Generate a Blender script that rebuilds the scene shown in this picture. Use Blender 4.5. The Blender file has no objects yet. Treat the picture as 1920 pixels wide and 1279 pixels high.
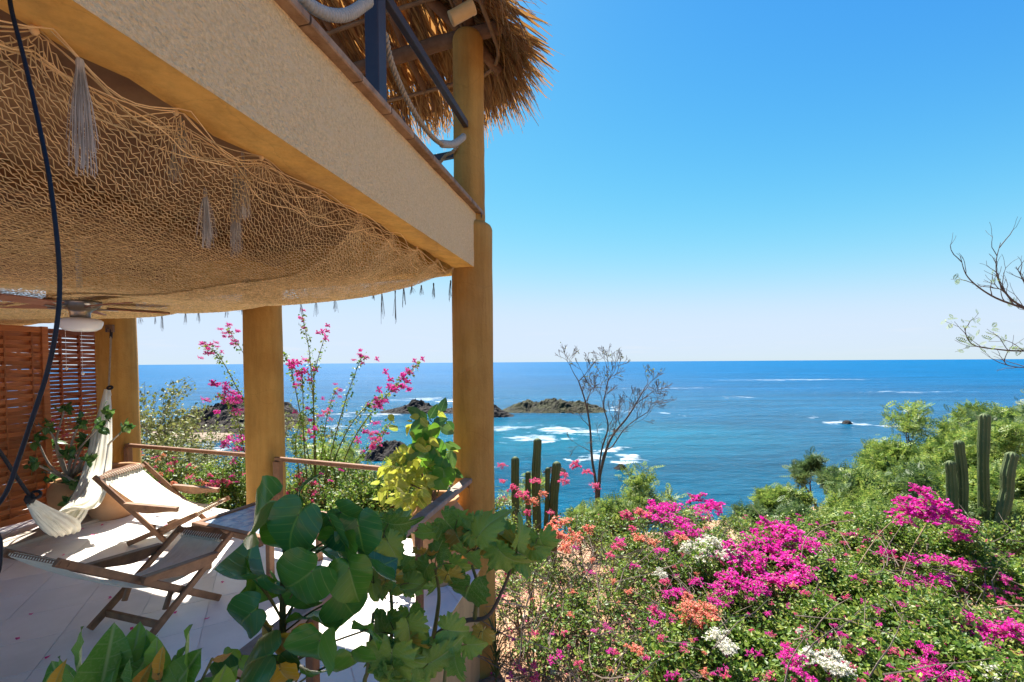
import bpy, math, random
import numpy as np
from mathutils import Vector, Matrix, noise
R = math.radians
rng = np.random.default_rng(7)
random.seed(7)
sc = bpy.context.scene
col = sc.collection

# ------------------------------------------------------------------ camera
H = 1.9                      # eye height above the terrace floor
FPX, PITCH, ROLL = 800.0, R(-1.5), R(0.38)
CF = Vector((0, math.cos(PITCH), math.sin(PITCH)))
CU0 = Vector((0, -math.sin(PITCH), math.cos(PITCH)))
CR0 = Vector((1, 0, 0))
CR = CR0*math.cos(ROLL) - CU0*math.sin(ROLL)
CU = CR0*math.sin(ROLL) + CU0*math.cos(ROLL)
CY = 679 - FPX*math.tan(PITCH)
cam = bpy.data.cameras.new('camera'); camo = bpy.data.objects.new('camera', cam); col.objects.link(camo)
cam.sensor_width = 36; cam.lens = 36*FPX/1920; cam.clip_start = .05; cam.clip_end = 60000
cam.shift_y = (CY-639.5)/1920
camo.matrix_world = Matrix.Translation((0, 0, H)) @ Matrix((CR, CU, -CF)).transposed().to_4x4()
sc.camera = camo

# ------------------------------------------------------------------ light
SUN_AZ, SUN_EL = R(-18), R(54.5)      # azimuth from +Y towards +X
sd = Vector((math.sin(SUN_AZ)*math.cos(SUN_EL), math.cos(SUN_AZ)*math.cos(SUN_EL), math.sin(SUN_EL)))
sun = bpy.data.lights.new('sun', 'SUN'); sun.energy = 4.8; sun.angle = R(.5); sun.color = (1, .95, .86)
so = bpy.data.objects.new('sun', sun); col.objects.link(so)
so.rotation_euler = (-sd).to_track_quat('-Z', 'Y').to_euler()
w = bpy.data.worlds.new('World'); sc.world = w; w.use_nodes = True
nt = w.node_tree; nt.nodes.clear()
sky = nt.nodes.new('ShaderNodeTexSky'); sky.sky_type = 'NISHITA'; sky.sun_disc = False
sky.sun_elevation = SUN_EL; sky.sun_rotation = SUN_AZ
sky.altitude = 0; sky.air_density = 1.0; sky.dust_density = 0.1; sky.ozone_density = 2.0
hs = nt.nodes.new('ShaderNodeHueSaturation'); hs.inputs['Saturation'].default_value = 1.22
wb = nt.nodes.new('ShaderNodeMix'); wb.data_type = 'RGBA'; wb.blend_type = 'MULTIPLY'; wb.inputs[0].default_value = 1; wb.inputs[7].default_value = (.88, .93, 1.06, 1)
bg = nt.nodes.new('ShaderNodeBackground'); bg.inputs[1].default_value = 0.084
wo = nt.nodes.new('ShaderNodeOutputWorld')
sx = nt.nodes.new('ShaderNodeSeparateColor'); cx = nt.nodes.new('ShaderNodeCombineColor')
nt.links.new(sky.outputs[0], hs.inputs['Color']); nt.links.new(hs.outputs[0], wb.inputs[6]); nt.links.new(wb.outputs[2], sx.inputs[0])
for ch, (ref, gam, lim) in enumerate(((3.66, 1.62, 2.55), (3.66, 1.40, 3.05), (3.66, 1.0, 3.75))):
    m1 = nt.nodes.new('ShaderNodeMath'); m1.operation = 'DIVIDE'; m1.inputs[1].default_value = ref; nt.links.new(sx.outputs[ch], m1.inputs[0])
    m2 = nt.nodes.new('ShaderNodeMath'); m2.operation = 'POWER'; m2.inputs[1].default_value = gam; nt.links.new(m1.outputs[0], m2.inputs[0])
    m3 = nt.nodes.new('ShaderNodeMath'); m3.operation = 'MULTIPLY'; m3.inputs[1].default_value = ref; nt.links.new(m2.outputs[0], m3.inputs[0])
    # soft shoulder, as a film has: the bright low sky keeps its colour
    a1 = nt.nodes.new('ShaderNodeMath'); a1.operation = 'DIVIDE'; a1.inputs[1].default_value = lim; nt.links.new(m3.outputs[0], a1.inputs[0])
    a2 = nt.nodes.new('ShaderNodeMath'); a2.operation = 'POWER'; a2.inputs[1].default_value = 3; nt.links.new(a1.outputs[0], a2.inputs[0])
    a3 = nt.nodes.new('ShaderNodeMath'); a3.operation = 'ADD'; a3.inputs[1].default_value = 1; nt.links.new(a2.outputs[0], a3.inputs[0])
    a4 = nt.nodes.new('ShaderNodeMath'); a4.operation = 'POWER'; a4.inputs[1].default_value = 1/3; nt.links.new(a3.outputs[0], a4.inputs[0])
    a5 = nt.nodes.new('ShaderNodeMath'); a5.operation = 'DIVIDE'; nt.links.new(m3.outputs[0], a5.inputs[0]); nt.links.new(a4.outputs[0], a5.inputs[1])
    nt.links.new(a5.outputs[0], cx.inputs[ch])
# faint thin cloud low over the sea
tcw = nt.nodes.new('ShaderNodeTexCoord'); mpw = nt.nodes.new('ShaderNodeMapping'); mpw.inputs['Scale'].default_value = (7, 7, 90); nt.links.new(tcw.outputs['Generated'], mpw.inputs[0])
nzw = nt.nodes.new('ShaderNodeTexNoise'); nzw.inputs['Scale'].default_value = 1.4; nzw.inputs['Detail'].default_value = 6; nt.links.new(mpw.outputs[0], nzw.inputs[0])
mrw = nt.nodes.new('ShaderNodeMapRange'); mrw.inputs[1].default_value = .55; mrw.inputs[2].default_value = .75; mrw.inputs[4].default_value = .35; nt.links.new(nzw.outputs[0], mrw.inputs[0])
szw = nt.nodes.new('ShaderNodeSeparateXYZ'); nt.links.new(tcw.outputs['Generated'], szw.inputs[0])
crw = nt.nodes.new('ShaderNodeValToRGB'); ew = crw.color_ramp.elements; ew[0].position = .006; ew[0].color = (0,0,0,1); ew[1].position = .085; ew[1].color = (0,0,0,1); q_ = ew.new(.028); q_.color = (1,1,1,1); nt.links.new(szw.outputs[2], crw.inputs[0])
mw = nt.nodes.new('ShaderNodeMath'); mw.operation = 'MULTIPLY'; nt.links.new(mrw.outputs[0], mw.inputs[0]); nt.links.new(crw.outputs[0], mw.inputs[1])
mxw = nt.nodes.new('ShaderNodeMix'); mxw.data_type = 'RGBA'; nt.links.new(mw.outputs[0], mxw.inputs[0]); nt.links.new(cx.outputs[0], mxw.inputs[6]); mxw.inputs[7].default_value = (3.1, 3.2, 3.4, 1)
nt.links.new(mxw.outputs[2], bg.inputs[0]); nt.links.new(bg.outputs[0], wo.inputs[0])
sc.view_settings.view_transform = 'Standard'; sc.view_settings.look = 'None'
sc.view_settings.exposure = 1.72; sc.view_settings.gamma = 1.0
sc.view_settings.use_curve_mapping = False
sc.render.film_transparent = False
sc.cycles.max_bounces = 8; sc.cycles.diffuse_bounces = 5; sc.cycles.glossy_bounces = 3
sc.cycles.transmission_bounces = 4; sc.cycles.transparent_max_bounces = 8
sc.cycles.use_denoising = True; sc.cycles.sample_clamp_indirect = 6

def ray(px, py):
    return CF + CR*((px-960)/FPX) - CU*((py-CY)/FPX)
def P(px, py, Y):                   # the point seen at photo pixel (px, py) at depth Y
    d = ray(px, py); return Vector((0, 0, H)) + d*(Y/d.y)
def G(px, py, z):                   # the point seen there at height z
    d = ray(px, py); return Vector((0, 0, H)) + d*((z-H)/d.z)

# ------------------------------------------------------------------ mesh building
def V3(p): return np.array(p, float)
class MB:
    def __init__(s): s.c = []
    def add(s, V, F, mi=0, uv=None):
        s.c.append((np.asarray(V, float).reshape(-1, 3), np.asarray(F, int), mi, uv)); return s
    def box(s, c, size, rot=None, mi=0):
        x, y, z = [a/2 for a in size]
        V = np.array([[-x,-y,-z],[x,-y,-z],[x,y,-z],[-x,y,-z],[-x,-y,z],[x,-y,z],[x,y,z],[-x,y,z]])
        if rot is not None: V = V @ np.array(rot).T
        return s.add(V+V3(c), [[0,3,2,1],[4,5,6,7],[0,1,5,4],[1,2,6,5],[2,3,7,6],[3,0,4,7]], mi)
    def beam(s, p0, p1, wd, ht, up=(0,0,1), mi=0, ch=.12):
        p0, p1 = V3(p0), V3(p1); d = p1-p0; L = np.linalg.norm(d); d /= L
        r = np.cross(d, up); r /= np.linalg.norm(r); u = np.cross(r, d)
        c = min(wd, ht)*ch; a, b = wd/2, ht/2
        pr = [(-a+c,-b),(a-c,-b),(a,-b+c),(a,b-c),(a-c,b),(-a+c,b),(-a,b-c),(-a,-b+c)]
        V = [p+r*x+u*y for p in (p0, p1) for x, y in pr]
        s.add(V, [[i,(i+1)%8,8+(i+1)%8,8+i] for i in range(8)], mi)
        s.add(V[:8], [list(range(8))[::-1]], mi); s.add(V[8:], [list(range(8))], mi); return s
    def tube(s, pts, rad, n=8, mi=0, cap=True):
        pts = np.array([V3(p) for p in pts]); m = len(pts)
        rad = np.full(m, rad) if np.isscalar(rad) else np.asarray(rad, float)
        t = np.gradient(pts, axis=0); t /= (np.linalg.norm(t, axis=1)[:, None]+1e-12)
        a = np.array([0, 0, 1.]) if abs(t[0][2]) < .9 else np.array([1., 0, 0])
        u = np.cross(t[0], a); u /= np.linalg.norm(u); U = []
        for i in range(m):
            u = u - t[i]*(u@t[i]); u /= (np.linalg.norm(u)+1e-12); U.append(u)
        U = np.array(U); W = np.cross(t, U)
        an = np.arange(n)*2*math.pi/n
        V = pts[:, None]+rad[:, None, None]*(np.cos(an)[None, :, None]*U[:, None]+np.sin(an)[None, :, None]*W[:, None])
        i = np.arange(m-1)[:, None]*n; j = np.arange(n)[None]; k = (j+1) % n
        F = np.stack([i+j, i+k, i+n+k, i+n+j], -1).reshape(-1, 4)
        s.add(V.reshape(-1, 3), F, mi)
        if cap: s.add(V[0], [list(range(n))[::-1]], mi); s.add(V[-1], [list(range(n))], mi)
        return s
    def lathe(s, prof, c=(0,0,0), n=24, mi=0, axis=None):
        prof = np.array(prof, float); an = np.arange(n)*2*math.pi/n
        V = np.stack([prof[:, 0][:, None]*np.cos(an), prof[:, 0][:, None]*np.sin(an), np.repeat(prof[:, 1][:, None], n, 1)], -1).reshape(-1, 3)
        if axis is not None:
            q = Vector((0, 0, 1)).rotation_difference(Vector(axis)).to_matrix(); V = V @ np.array(q).T
        m = len(prof); i = np.arange(m-1)[:, None]*n; j = np.arange(n)[None]; k = (j+1) % n
        return s.add(V+V3(c), np.stack([i+j, i+k, i+n+k, i+n+j], -1).reshape(-1, 4), mi)
    def grid(s, Pg, mi=0, uv=True):
        Pg = np.asarray(Pg, float); a, b = Pg.shape[:2]
        i = np.arange(a-1)[:, None]*b; j = np.arange(b-1)[None]
        F = np.stack([i+j, i+j+1, i+b+j+1, i+b+j], -1).reshape(-1, 4)
        U = np.stack(np.meshgrid(np.linspace(0, 1, a), np.linspace(0, 1, b), indexing='ij'), -1).reshape(-1, 2) if uv else None
        return s.add(Pg.reshape(-1, 3), F, mi, U)
    def inst(s, TV, TF, pos, M, mi=0, uv=None):
        # TV (k,3) template, pos (N,3), M (N,3,3)
        TV, TF, pos = np.asarray(TV, float), np.asarray(TF, int), np.asarray(pos, float); N = len(pos)
        if N == 0: return s
        V = np.einsum('nij,kj->nki', M, TV)+pos[:, None]
        F = (TF[None]+(np.arange(N)*len(TV))[:, None, None]).reshape(-1, TF.shape[1])
        return s.add(V.reshape(-1, 3), F, mi, None if uv is None else np.tile(uv, (N, 1)))
    def mesh(s, name, smooth=False):
        me = bpy.data.meshes.new(name); off = 0; Vs, L, st, tot, mi, uvs = [], [], [], [], [], []; ls = 0; hasuv = any(c[3] is not None for c in s.c)
        for V, F, m, uv in s.c:
            k = F.shape[1]; n = len(F); Vs.append(V); L.append((F+off).ravel()); st.append(ls+np.arange(n)*k); tot.append(np.full(n, k)); mi.append(np.full(n, m))
            if hasuv: uvs.append((uv if uv is not None else np.zeros((len(V), 2)))[F.ravel()])
            off += len(V); ls += n*k
        V = np.concatenate(Vs); L = np.concatenate(L); st = np.concatenate(st); tot = np.concatenate(tot); mi = np.concatenate(mi)
        me.vertices.add(len(V)); me.vertices.foreach_set('co', V.ravel().astype('f'))
        me.loops.add(len(L)); me.loops.foreach_set('vertex_index', L.astype('i'))
        me.polygons.add(len(st)); me.polygons.foreach_set('loop_start', st.astype('i')); me.polygons.foreach_set('loop_total', tot.astype('i'))
        me.polygons.foreach_set('material_index', mi.astype('i')); me.polygons.foreach_set('use_smooth', np.full(len(st), smooth))
        if hasuv:
            ul = me.uv_layers.new(name='uv'); ul.data.foreach_set('uv', np.concatenate(uvs).ravel().astype('f'))
        me.update(calc_edges=True); me.validate(); return me
    def build(s, name, mats, parent=None, smooth=False, kind=None, label=None):
        me = s.mesh(name, smooth)
        for m in (mats if isinstance(mats, (list, tuple)) else [mats]): me.materials.append(m)
        return put(name, me, parent, kind=kind, label=label)
def put(name, me, parent=None, M=None, kind=None, label=None):
    o = bpy.data.objects.new(name, me); col.objects.link(o)
    if parent: o.parent = parent
    if M is not None: o.matrix_local = M
    if kind: o['kind'] = kind
    if label: o['label'] = label
    return o
def tag(o, label, cat, group=None):
    o['label'] = label; o['category'] = cat
    if group: o['group'] = group
    return o
def thing(name, label, cat, loc=(0, 0, 0), rz=0, group=None):
    o = bpy.data.objects.new(name, None); col.objects.link(o); o.location = loc; o.rotation_euler = (0, 0, rz)
    o.empty_display_size = .1
    return tag(o, label, cat, group)
def loc_parent(root):               # matrix from world to the thing's own space
    return Matrix.LocRotScale(root.location, root.rotation_euler, None).inverted()
def spline(pts, n=8):
    pts = [V3(p) for p in pts]; q = [2*pts[0]-pts[1]]+pts+[2*pts[-1]-pts[-2]]; out = []
    for i in range(1, len(q)-2):
        for k in range(n):
            t = k/n; a, b, c, d = q[i-1:i+3]
            out.append(.5*((2*b)+(-a+c)*t+(2*a-5*b+4*c-d)*t*t+(-a+3*b-3*c+d)*t**3))
    out.append(pts[-1]); return np.array(out)
def rotmats(dirs, roll=None, flat=0.0):
    # matrices whose +Y goes along dirs (N,3), with random roll
    d = np.asarray(dirs, float); d = d/(np.linalg.norm(d, axis=1)[:, None]+1e-9); N = len(d)
    a = rng.normal(size=(N, 3)); a[:, 2] += flat
    z = a-d*(a*d).sum(1)[:, None]; z /= (np.linalg.norm(z, axis=1)[:, None]+1e-9)
    x = np.cross(d, z); return np.stack([x, d, z], -1)

# ------------------------------------------------------------------ materials
def nodes(m):
    m.use_nodes = True; t = m.node_tree; t.nodes.clear(); return t, t.nodes, t.links
def rgb(c): return (c[0], c[1], c[2], 1)
def mat(name, c1, c2=None, scale=5, rough=.8, bump=.2, bscale=None, bdist=.01, c3=None, stain=0, stretch=(1,1,1), spec=.3, metal=0, island=0, coord='Object', detail=6):
    m = bpy.data.materials.new(name); t, N, L = nodes(m)
    tc = N.new('ShaderNodeTexCoord'); mp = N.new('ShaderNodeMapping'); mp.inputs['Scale'].default_value = stretch
    L.new(tc.outputs[coord], mp.inputs[0])
    b = N.new('ShaderNodeBsdfPrincipled'); b.inputs['Roughness'].default_value = rough; b.inputs['Specular IOR Level'].default_value = spec; b.inputs['Metallic'].default_value = metal
    n1 = N.new('ShaderNodeTexNoise'); n1.inputs['Scale'].default_value = scale; n1.inputs['Detail'].default_value = detail; n1.inputs['Roughness'].default_value = .65
    L.new(mp.outputs[0], n1.inputs[0])
    cr = N.new('ShaderNodeValToRGB'); cr.color_ramp.elements[0].position = .32; cr.color_ramp.elements[1].position = .68
    cr.color_ramp.elements[0].color = rgb(c1); cr.color_ramp.elements[1].color = rgb(c2 or c1); L.new(n1.outputs[0], cr.inputs[0])
    out = cr.outputs[0]
    if c3:
        n2 = N.new('ShaderNodeTexNoise'); n2.inputs['Scale'].default_value = scale*.27; n2.inputs['Detail'].default_value = 8; L.new(tc.outputs[coord], n2.inputs[0])
        r2 = N.new('ShaderNodeMapRange'); r2.inputs[1].default_value = .52; r2.inputs[2].default_value = .72; L.new(n2.outputs[0], r2.inputs[0])
        mx = N.new('ShaderNodeMix'); mx.data_type = 'RGBA'; L.new(r2.outputs[0], mx.inputs[0]); L.new(out, mx.inputs[6]); mx.inputs[7].default_value = rgb(c3); out = mx.outputs[2]
    if island:
        g = N.new('ShaderNodeNewGeometry'); oi = N.new('ShaderNodeObjectInfo'); ad = N.new('ShaderNodeMath'); ad.operation = 'ADD'
        L.new(g.outputs['Random Per Island'], ad.inputs[0]); L.new(oi.outputs['Random'], ad.inputs[1])
        fr = N.new('ShaderNodeMath'); fr.operation = 'FRACT'; L.new(ad.outputs[0], fr.inputs[0])
        mr = N.new('ShaderNodeMapRange'); mr.inputs[3].default_value = 1-island; mr.inputs[4].default_value = 1+island; L.new(fr.outputs[0], mr.inputs[0])
        hv = N.new('ShaderNodeHueSaturation'); L.new(mr.outputs[0], hv.inputs['Value']); L.new(out, hv.inputs['Color']); out = hv.outputs[0]
    if stain:
        ms_ = N.new('ShaderNodeMapping'); ms_.inputs['Scale'].default_value = (9, 9, .9); L.new(tc.outputs[coord], ms_.inputs[0])
        n3 = N.new('ShaderNodeTexNoise'); n3.inputs['Scale'].default_value = 1.0; n3.inputs['Detail'].default_value = 9; n3.inputs['Roughness'].default_value = .7; L.new(ms_.outputs[0], n3.inputs[0])
        r3 = N.new('ShaderNodeMapRange'); r3.inputs[1].default_value = .42; r3.inputs[2].default_value = .75; r3.inputs[3].default_value = 1.04; r3.inputs[4].default_value = 1-stain; L.new(n3.outputs[0], r3.inputs[0])
        v3 = N.new('ShaderNodeTexVoronoi'); v3.feature = 'DISTANCE_TO_EDGE'; v3.inputs['Scale'].default_value = 1.3; nw = N.new('ShaderNodeMix'); nw.data_type = 'RGBA'; nw.inputs[0].default_value = .12; L.new(tc.outputs[coord], nw.inputs[6]); L.new(n1.outputs['Color'], nw.inputs[7]); L.new(nw.outputs[2], v3.inputs[0])
        r4 = N.new('ShaderNodeMapRange'); r4.inputs[1].default_value = 0; r4.inputs[2].default_value = .006; r4.inputs[3].default_value = 1-stain*.4; r4.inputs[4].default_value = 1; L.new(v3.outputs[0], r4.inputs[0])
        mm_ = N.new('ShaderNodeMath'); mm_.operation = 'MULTIPLY'; L.new(r3.outputs[0], mm_.inputs[0]); L.new(r4.outputs[0], mm_.inputs[1])
        hv3 = N.new('ShaderNodeHueSaturation'); L.new(mm_.outputs[0], hv3.inputs['Value']); L.new(out, hv3.inputs['Color']); out = hv3.outputs[0]
    L.new(out, b.inputs['Base Color'])
    if bump:
        nb = N.new('ShaderNodeTexNoise'); nb.inputs['Scale'].default_value = bscale or scale*6; nb.inputs['Detail'].default_value = 5; L.new(mp.outputs[0], nb.inputs[0])
        bp = N.new('ShaderNodeBump'); bp.inputs['Strength'].default_value = bump; bp.inputs['Distance'].default_value = bdist
        L.new(nb.outputs[0], bp.inputs['Height']); L.new(bp.outputs[0], b.inputs['Normal'])
    o = N.new('ShaderNodeOutputMaterial'); L.new(b.outputs[0], o.inputs[0]); return m
def leafmat(name, cols, rough=.45, trans=.35, tcol=None, veins=False, spec=.4, mottled=0, backcol=None):
    m = bpy.data.materials.new(name); t, N, L = nodes(m)
    g = N.new('ShaderNodeNewGeometry'); oi = N.new('ShaderNodeObjectInfo'); ad = N.new('ShaderNodeMath'); ad.operation = 'ADD'
    L.new(g.outputs['Random Per Island'], ad.inputs[0]); L.new(oi.outputs['Random'], ad.inputs[1])
    fr = N.new('ShaderNodeMath'); fr.operation = 'FRACT'; L.new(ad.outputs[0], fr.inputs[0])
    cr = N.new('ShaderNodeValToRGB'); e = cr.color_ramp.elements
    for i, (p, c) in enumerate(cols):
        if i < 2: e[i].position = p; e[i].color = rgb(c)
        else: q = e.new(p); q.color = rgb(c)
    L.new(fr.outputs[0], cr.inputs[0]); out = cr.outputs[0]
    b = N.new('ShaderNodeBsdfPrincipled'); b.inputs['Roughness'].default_value = rough; b.inputs['Specular IOR Level'].default_value = spec
    tr = N.new('ShaderNodeBsdfTranslucent')
    if veins:
        uv = N.new('ShaderNodeUVMap'); sp = N.new('ShaderNodeSeparateXYZ'); L.new(uv.outputs[0], sp.inputs[0])
        # u along the blade, v across
        av = N.new('ShaderNodeMath'); av.operation = 'SUBTRACT'; L.new(sp.outputs[1], av.inputs[0]); av.inputs[1].default_value = .5
        ab = N.new('ShaderNodeMath'); ab.operation = 'ABSOLUTE'; L.new(av.outputs[0], ab.inputs[0])
        k = N.new('ShaderNodeMath'); k.operation = 'MULTIPLY_ADD'; L.new(ab.outputs[0], k.inputs[0]); k.inputs[1].default_value = -.75; L.new(sp.outputs[0], k.inputs[2])
        k2 = N.new('ShaderNodeMath'); k2.operation = 'MULTIPLY'; L.new(k.outputs[0], k2.inputs[0]); k2.inputs[1].default_value = 5.5
        f2 = N.new('ShaderNodeMath'); f2.operation = 'PINGPONG'; L.new(k2.outputs[0], f2.inputs[0]); f2.inputs[1].default_value = .5
        m1 = N.new('ShaderNodeMapRange'); m1.interpolation_type = 'SMOOTHSTEP'; m1.inputs[1].default_value = .09; m1.inputs[2].default_value = .0; L.new(f2.outputs[0], m1.inputs[0])
        m2 = N.new('ShaderNodeMapRange'); m2.interpolation_type = 'SMOOTHSTEP'; m2.inputs[1].default_value = .022; m2.inputs[2].default_value = .004; L.new(ab.outputs[0], m2.inputs[0])
        mm = N.new('ShaderNodeMath'); mm.operation = 'MULTIPLY'; L.new(m1.outputs[0], mm.inputs[0]); mm.inputs[1].default_value = .5
        mxx = N.new('ShaderNodeMath'); mxx.operation = 'MAXIMUM'; L.new(mm.outputs[0], mxx.inputs[0]); L.new(m2.outputs[0], mxx.inputs[1])
        if mottled:
            tcn = N.new('ShaderNodeTexCoord'); nn = N.new('ShaderNodeTexNoise'); nn.inputs['Scale'].default_value = 28; nn.inputs['Detail'].default_value = 4; L.new(tcn.outputs['Object'], nn.inputs[0])
            q = N.new('ShaderNodeMapRange'); q.inputs[1].default_value = .5; q.inputs[2].default_value = .62; q.inputs[4].default_value = mottled; L.new(nn.outputs[0], q.inputs[0])
            q2 = N.new('ShaderNodeMath'); q2.operation = 'MAXIMUM'; L.new(q.outputs[0], q2.inputs[0]); L.new(mxx.outputs[0], q2.inputs[1]); mxx = q2
        mv = N.new('ShaderNodeMix'); mv.data_type = 'RGBA'; L.new(mxx.outputs[0], mv.inputs[0]); L.new(out, mv.inputs[6]); mv.inputs[7].default_value = rgb(veins); out = mv.outputs[2]
        bp = N.new('ShaderNodeBump'); bp.inputs['Strength'].default_value = .35; bp.inputs['Distance'].default_value = .003; bp.invert = True
        L.new(mxx.outputs[0], bp.inputs['Height']); L.new(bp.outputs[0], b.inputs['Normal'])
    L.new(out, b.inputs['Base Color'])
    if tcol:
        mt = N.new('ShaderNodeMix'); mt.data_type = 'RGBA'; mt.inputs[0].default_value = .6; L.new(out, mt.inputs[6]); mt.inputs[7].default_value = rgb(tcol); L.new(mt.outputs[2], tr.inputs[0])
    else: L.new(out, tr.inputs[0])
    mx = N.new('ShaderNodeMixShader'); mx.inputs[0].default_value = trans; L.new(b.outputs[0], mx.inputs[1]); L.new(tr.outputs[0], mx.inputs[2])
    o = N.new('ShaderNodeOutputMaterial'); L.new(mx.outputs[0], o.inputs[0]); return m

M = {}
M['stucco'] = mat('stucco', (.93,.68,.36), (.71,.49,.24), 75, .95, 1.0, 85, .022, c3=(.82,.60,.33))
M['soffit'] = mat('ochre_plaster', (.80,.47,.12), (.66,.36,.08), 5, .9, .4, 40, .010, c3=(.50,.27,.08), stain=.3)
M['column'] = mat('column_plaster', (.50,.27,.065), (.41,.20,.042), 2.5, .85, .5, 45, .010, c3=(.46,.25,.08), stain=.3)
M['lowwall'] = mat('low_wall_plaster', (.58,.38,.18), (.50,.32,.15), 3, .9, .3, 30, .006, stain=.25)
M['ceiling'] = mat('ceiling_brown', (.26,.13,.06), (.17,.085,.04), 3, .9, .2, 30, c3=(.48,.28,.12))
M['tile'] = mat('floor_tile', (.88,.82,.76), (.78,.72,.66), 3, .42, .12, 30, .003, c3=(.62,.54,.46), island=.06)
M['grout'] = mat('grout', (.86,.85,.82), (.76,.74,.72), 20, .9)
M['curb'] = mat('curb_stone', (.50,.44,.38), (.40,.34,.28), 8, .8)
M['ledge'] = mat('ledge_wood', (.20,.12,.07), (.36,.24,.15), 6, .7, .5, 40, .006, stretch=(3,3,1), island=.15)
M['iron'] = mat('painted_steel', (.030,.022,.024), (.05,.036,.035), 8, .45, .2, 30, .002, spec=.5)
M['railwood'] = mat('rail_wood', (.23,.11,.055), (.15,.065,.03), 14, .55, .3, 60, .004, stretch=(1,1,1))
M['greywood'] = mat('weathered_rail', (.36,.27,.21), (.22,.15,.11), 14, .6, .4, 60, .004)
M['chairwood'] = mat('chair_wood', (.27,.135,.065), (.15,.07,.035), 12, .5, .3, 60, .003)
M['oldwood'] = mat('weathered_log', (.13,.07,.04), (.22,.13,.08), 9, .85, .5, 40, .01)
M['batten'] = mat('purlin_pole', (.28,.19,.12), (.17,.11,.07), 9, .85, .4, 40, .008)
M['slat'] = mat('woven_slat', (.48,.16,.045), (.30,.085,.025), 6, .5, .25, 50, .003, stretch=(1,.25,4), island=.22)
M['slat_dark'] = mat('woven_slat_dark', (.30,.10,.045), (.19,.06,.03), 6, .55, .25, 50, .003, stretch=(1,.25,4), island=.2)
M['rope'] = mat('manila_rope', (.44,.35,.24), (.28,.22,.15), 60, .9, .6, 200, .004)
M['whip'] = mat('rope_whipping', (.40,.40,.37), (.30,.30,.28), 60, .85, .3, 200, .002)
M['net'] = mat('net_cord', (.80,.58,.30), (.60,.41,.19), 12, .85, 0, island=.25)
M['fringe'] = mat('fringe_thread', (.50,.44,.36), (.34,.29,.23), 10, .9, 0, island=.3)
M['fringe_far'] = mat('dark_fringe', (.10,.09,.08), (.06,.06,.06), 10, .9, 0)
M['cable'] = mat('blue_cable', (.004,.012,.026), (.002,.006,.014), 60, .55, .5, 300, .002)
M['hammock'] = mat('hammock_cotton', (.80,.77,.66), (.68,.64,.52), 8, .9, .5, 120, .004)
M['sling'] = mat('sling_cotton', (.80,.76,.62), (.66,.62,.48), 10, .9, .7, 150, .004, stretch=(1,1,1))
M['black'] = mat('black_cord', (.012,.012,.016), (.03,.03,.035), 60, .8, .5, 200, .003)
M['nickel'] = mat('brushed_nickel', (.45,.40,.34), (.36,.32,.27), 20, .32, .05, metal=.9)
M['glass'] = mat('frosted_glass', (.82,.80,.76), None, 5, .25, 0, spec=.5)
M['blade'] = mat('fan_blade', (.36,.15,.09), (.26,.10,.06), 8, .4, .1)
M['terracotta'] = mat('terracotta', (.50,.27,.13), (.40,.20,.09), 5, .8, .3, 40, .004, c3=(.56,.36,.22))
M['soil'] = mat('potting_soil', (.10,.06,.035), (.05,.03,.02), 20, .95, .8)
M['ground'] = mat('dry_soil', (.42,.25,.15), (.27,.15,.09), 2.6, .95, 1.0, 14, .08, c3=(.46,.32,.21))
M['rock'] = mat('black_rock', (.007,.0055,.005), (.022,.017,.014), .35, .9, 1.0, 1.2, .6)
M['rock_green'] = mat('mossy_rock', (.007,.006,.005), (.042,.045,.012), .35, .9, 1.0, 1.2, .6)
M['cliff'] = mat('cliff_rock', (.045,.03,.02), (.012,.009,.007), .12, .9, 1.0, .6, 1.0)
M['sand'] = mat('sand', (.27,.20,.15), (.20,.145,.10), .3, .95)
M['bark'] = mat('grey_bark', (.20,.155,.12), (.12,.09,.07), 10, .9, .6, 50, .01)
M['barkdark'] = mat('dark_bark', (.085,.06,.045), (.14,.10,.075), 10, .9, .6, 50, .01)
M['stem'] = mat('green_stem', (.16,.15,.05), (.09,.10,.03), 14, .7, .3)
M['plumeria_bark'] = mat('pale_bark', (.42,.36,.28), (.30,.25,.19), 10, .85, .4)
M['cactus'] = mat('cactus_skin', (.11,.14,.05), (.07,.10,.035), 4, .7, .3, 30, .005)
M['spine'] = mat('cactus_spine', (.25,.22,.14), None, 4, .8, 0)
M['magenta'] = leafmat('magenta_bract', [(0,(.62,.02,.30)),(1,(.82,.06,.50)),(.5,(.75,.02,.40))], .6, .45)
M['pink'] = leafmat('pink_bract', [(0,(.75,.07,.20)),(1,(.85,.22,.34)),(.5,(.78,.06,.30))], .6, .45)
M['coral'] = leafmat('coral_bract', [(0,(.80,.22,.12)),(1,(.85,.42,.28)),(.5,(.82,.26,.20))], .6, .45)
M['white'] = leafmat('white_bract', [(0,(.80,.76,.62)),(1,(.82,.80,.74))], .6, .4)
M['bougleaf'] = leafmat('bougainvillea_leaf', [(0,(.055,.12,.018)),(1,(.36,.33,.08)),(.35,(.10,.19,.025)),(.65,(.18,.27,.035)),(.88,(.27,.33,.05))], .45, .42)
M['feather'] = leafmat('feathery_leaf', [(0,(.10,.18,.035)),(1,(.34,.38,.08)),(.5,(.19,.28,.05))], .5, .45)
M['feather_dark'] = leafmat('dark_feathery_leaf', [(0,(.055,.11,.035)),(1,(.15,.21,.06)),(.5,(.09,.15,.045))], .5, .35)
M['scrub'] = leafmat('scrub_leaf', [(0,(.10,.13,.04)),(1,(.26,.27,.08)),(.5,(.16,.19,.05))], .5, .35)
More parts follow.
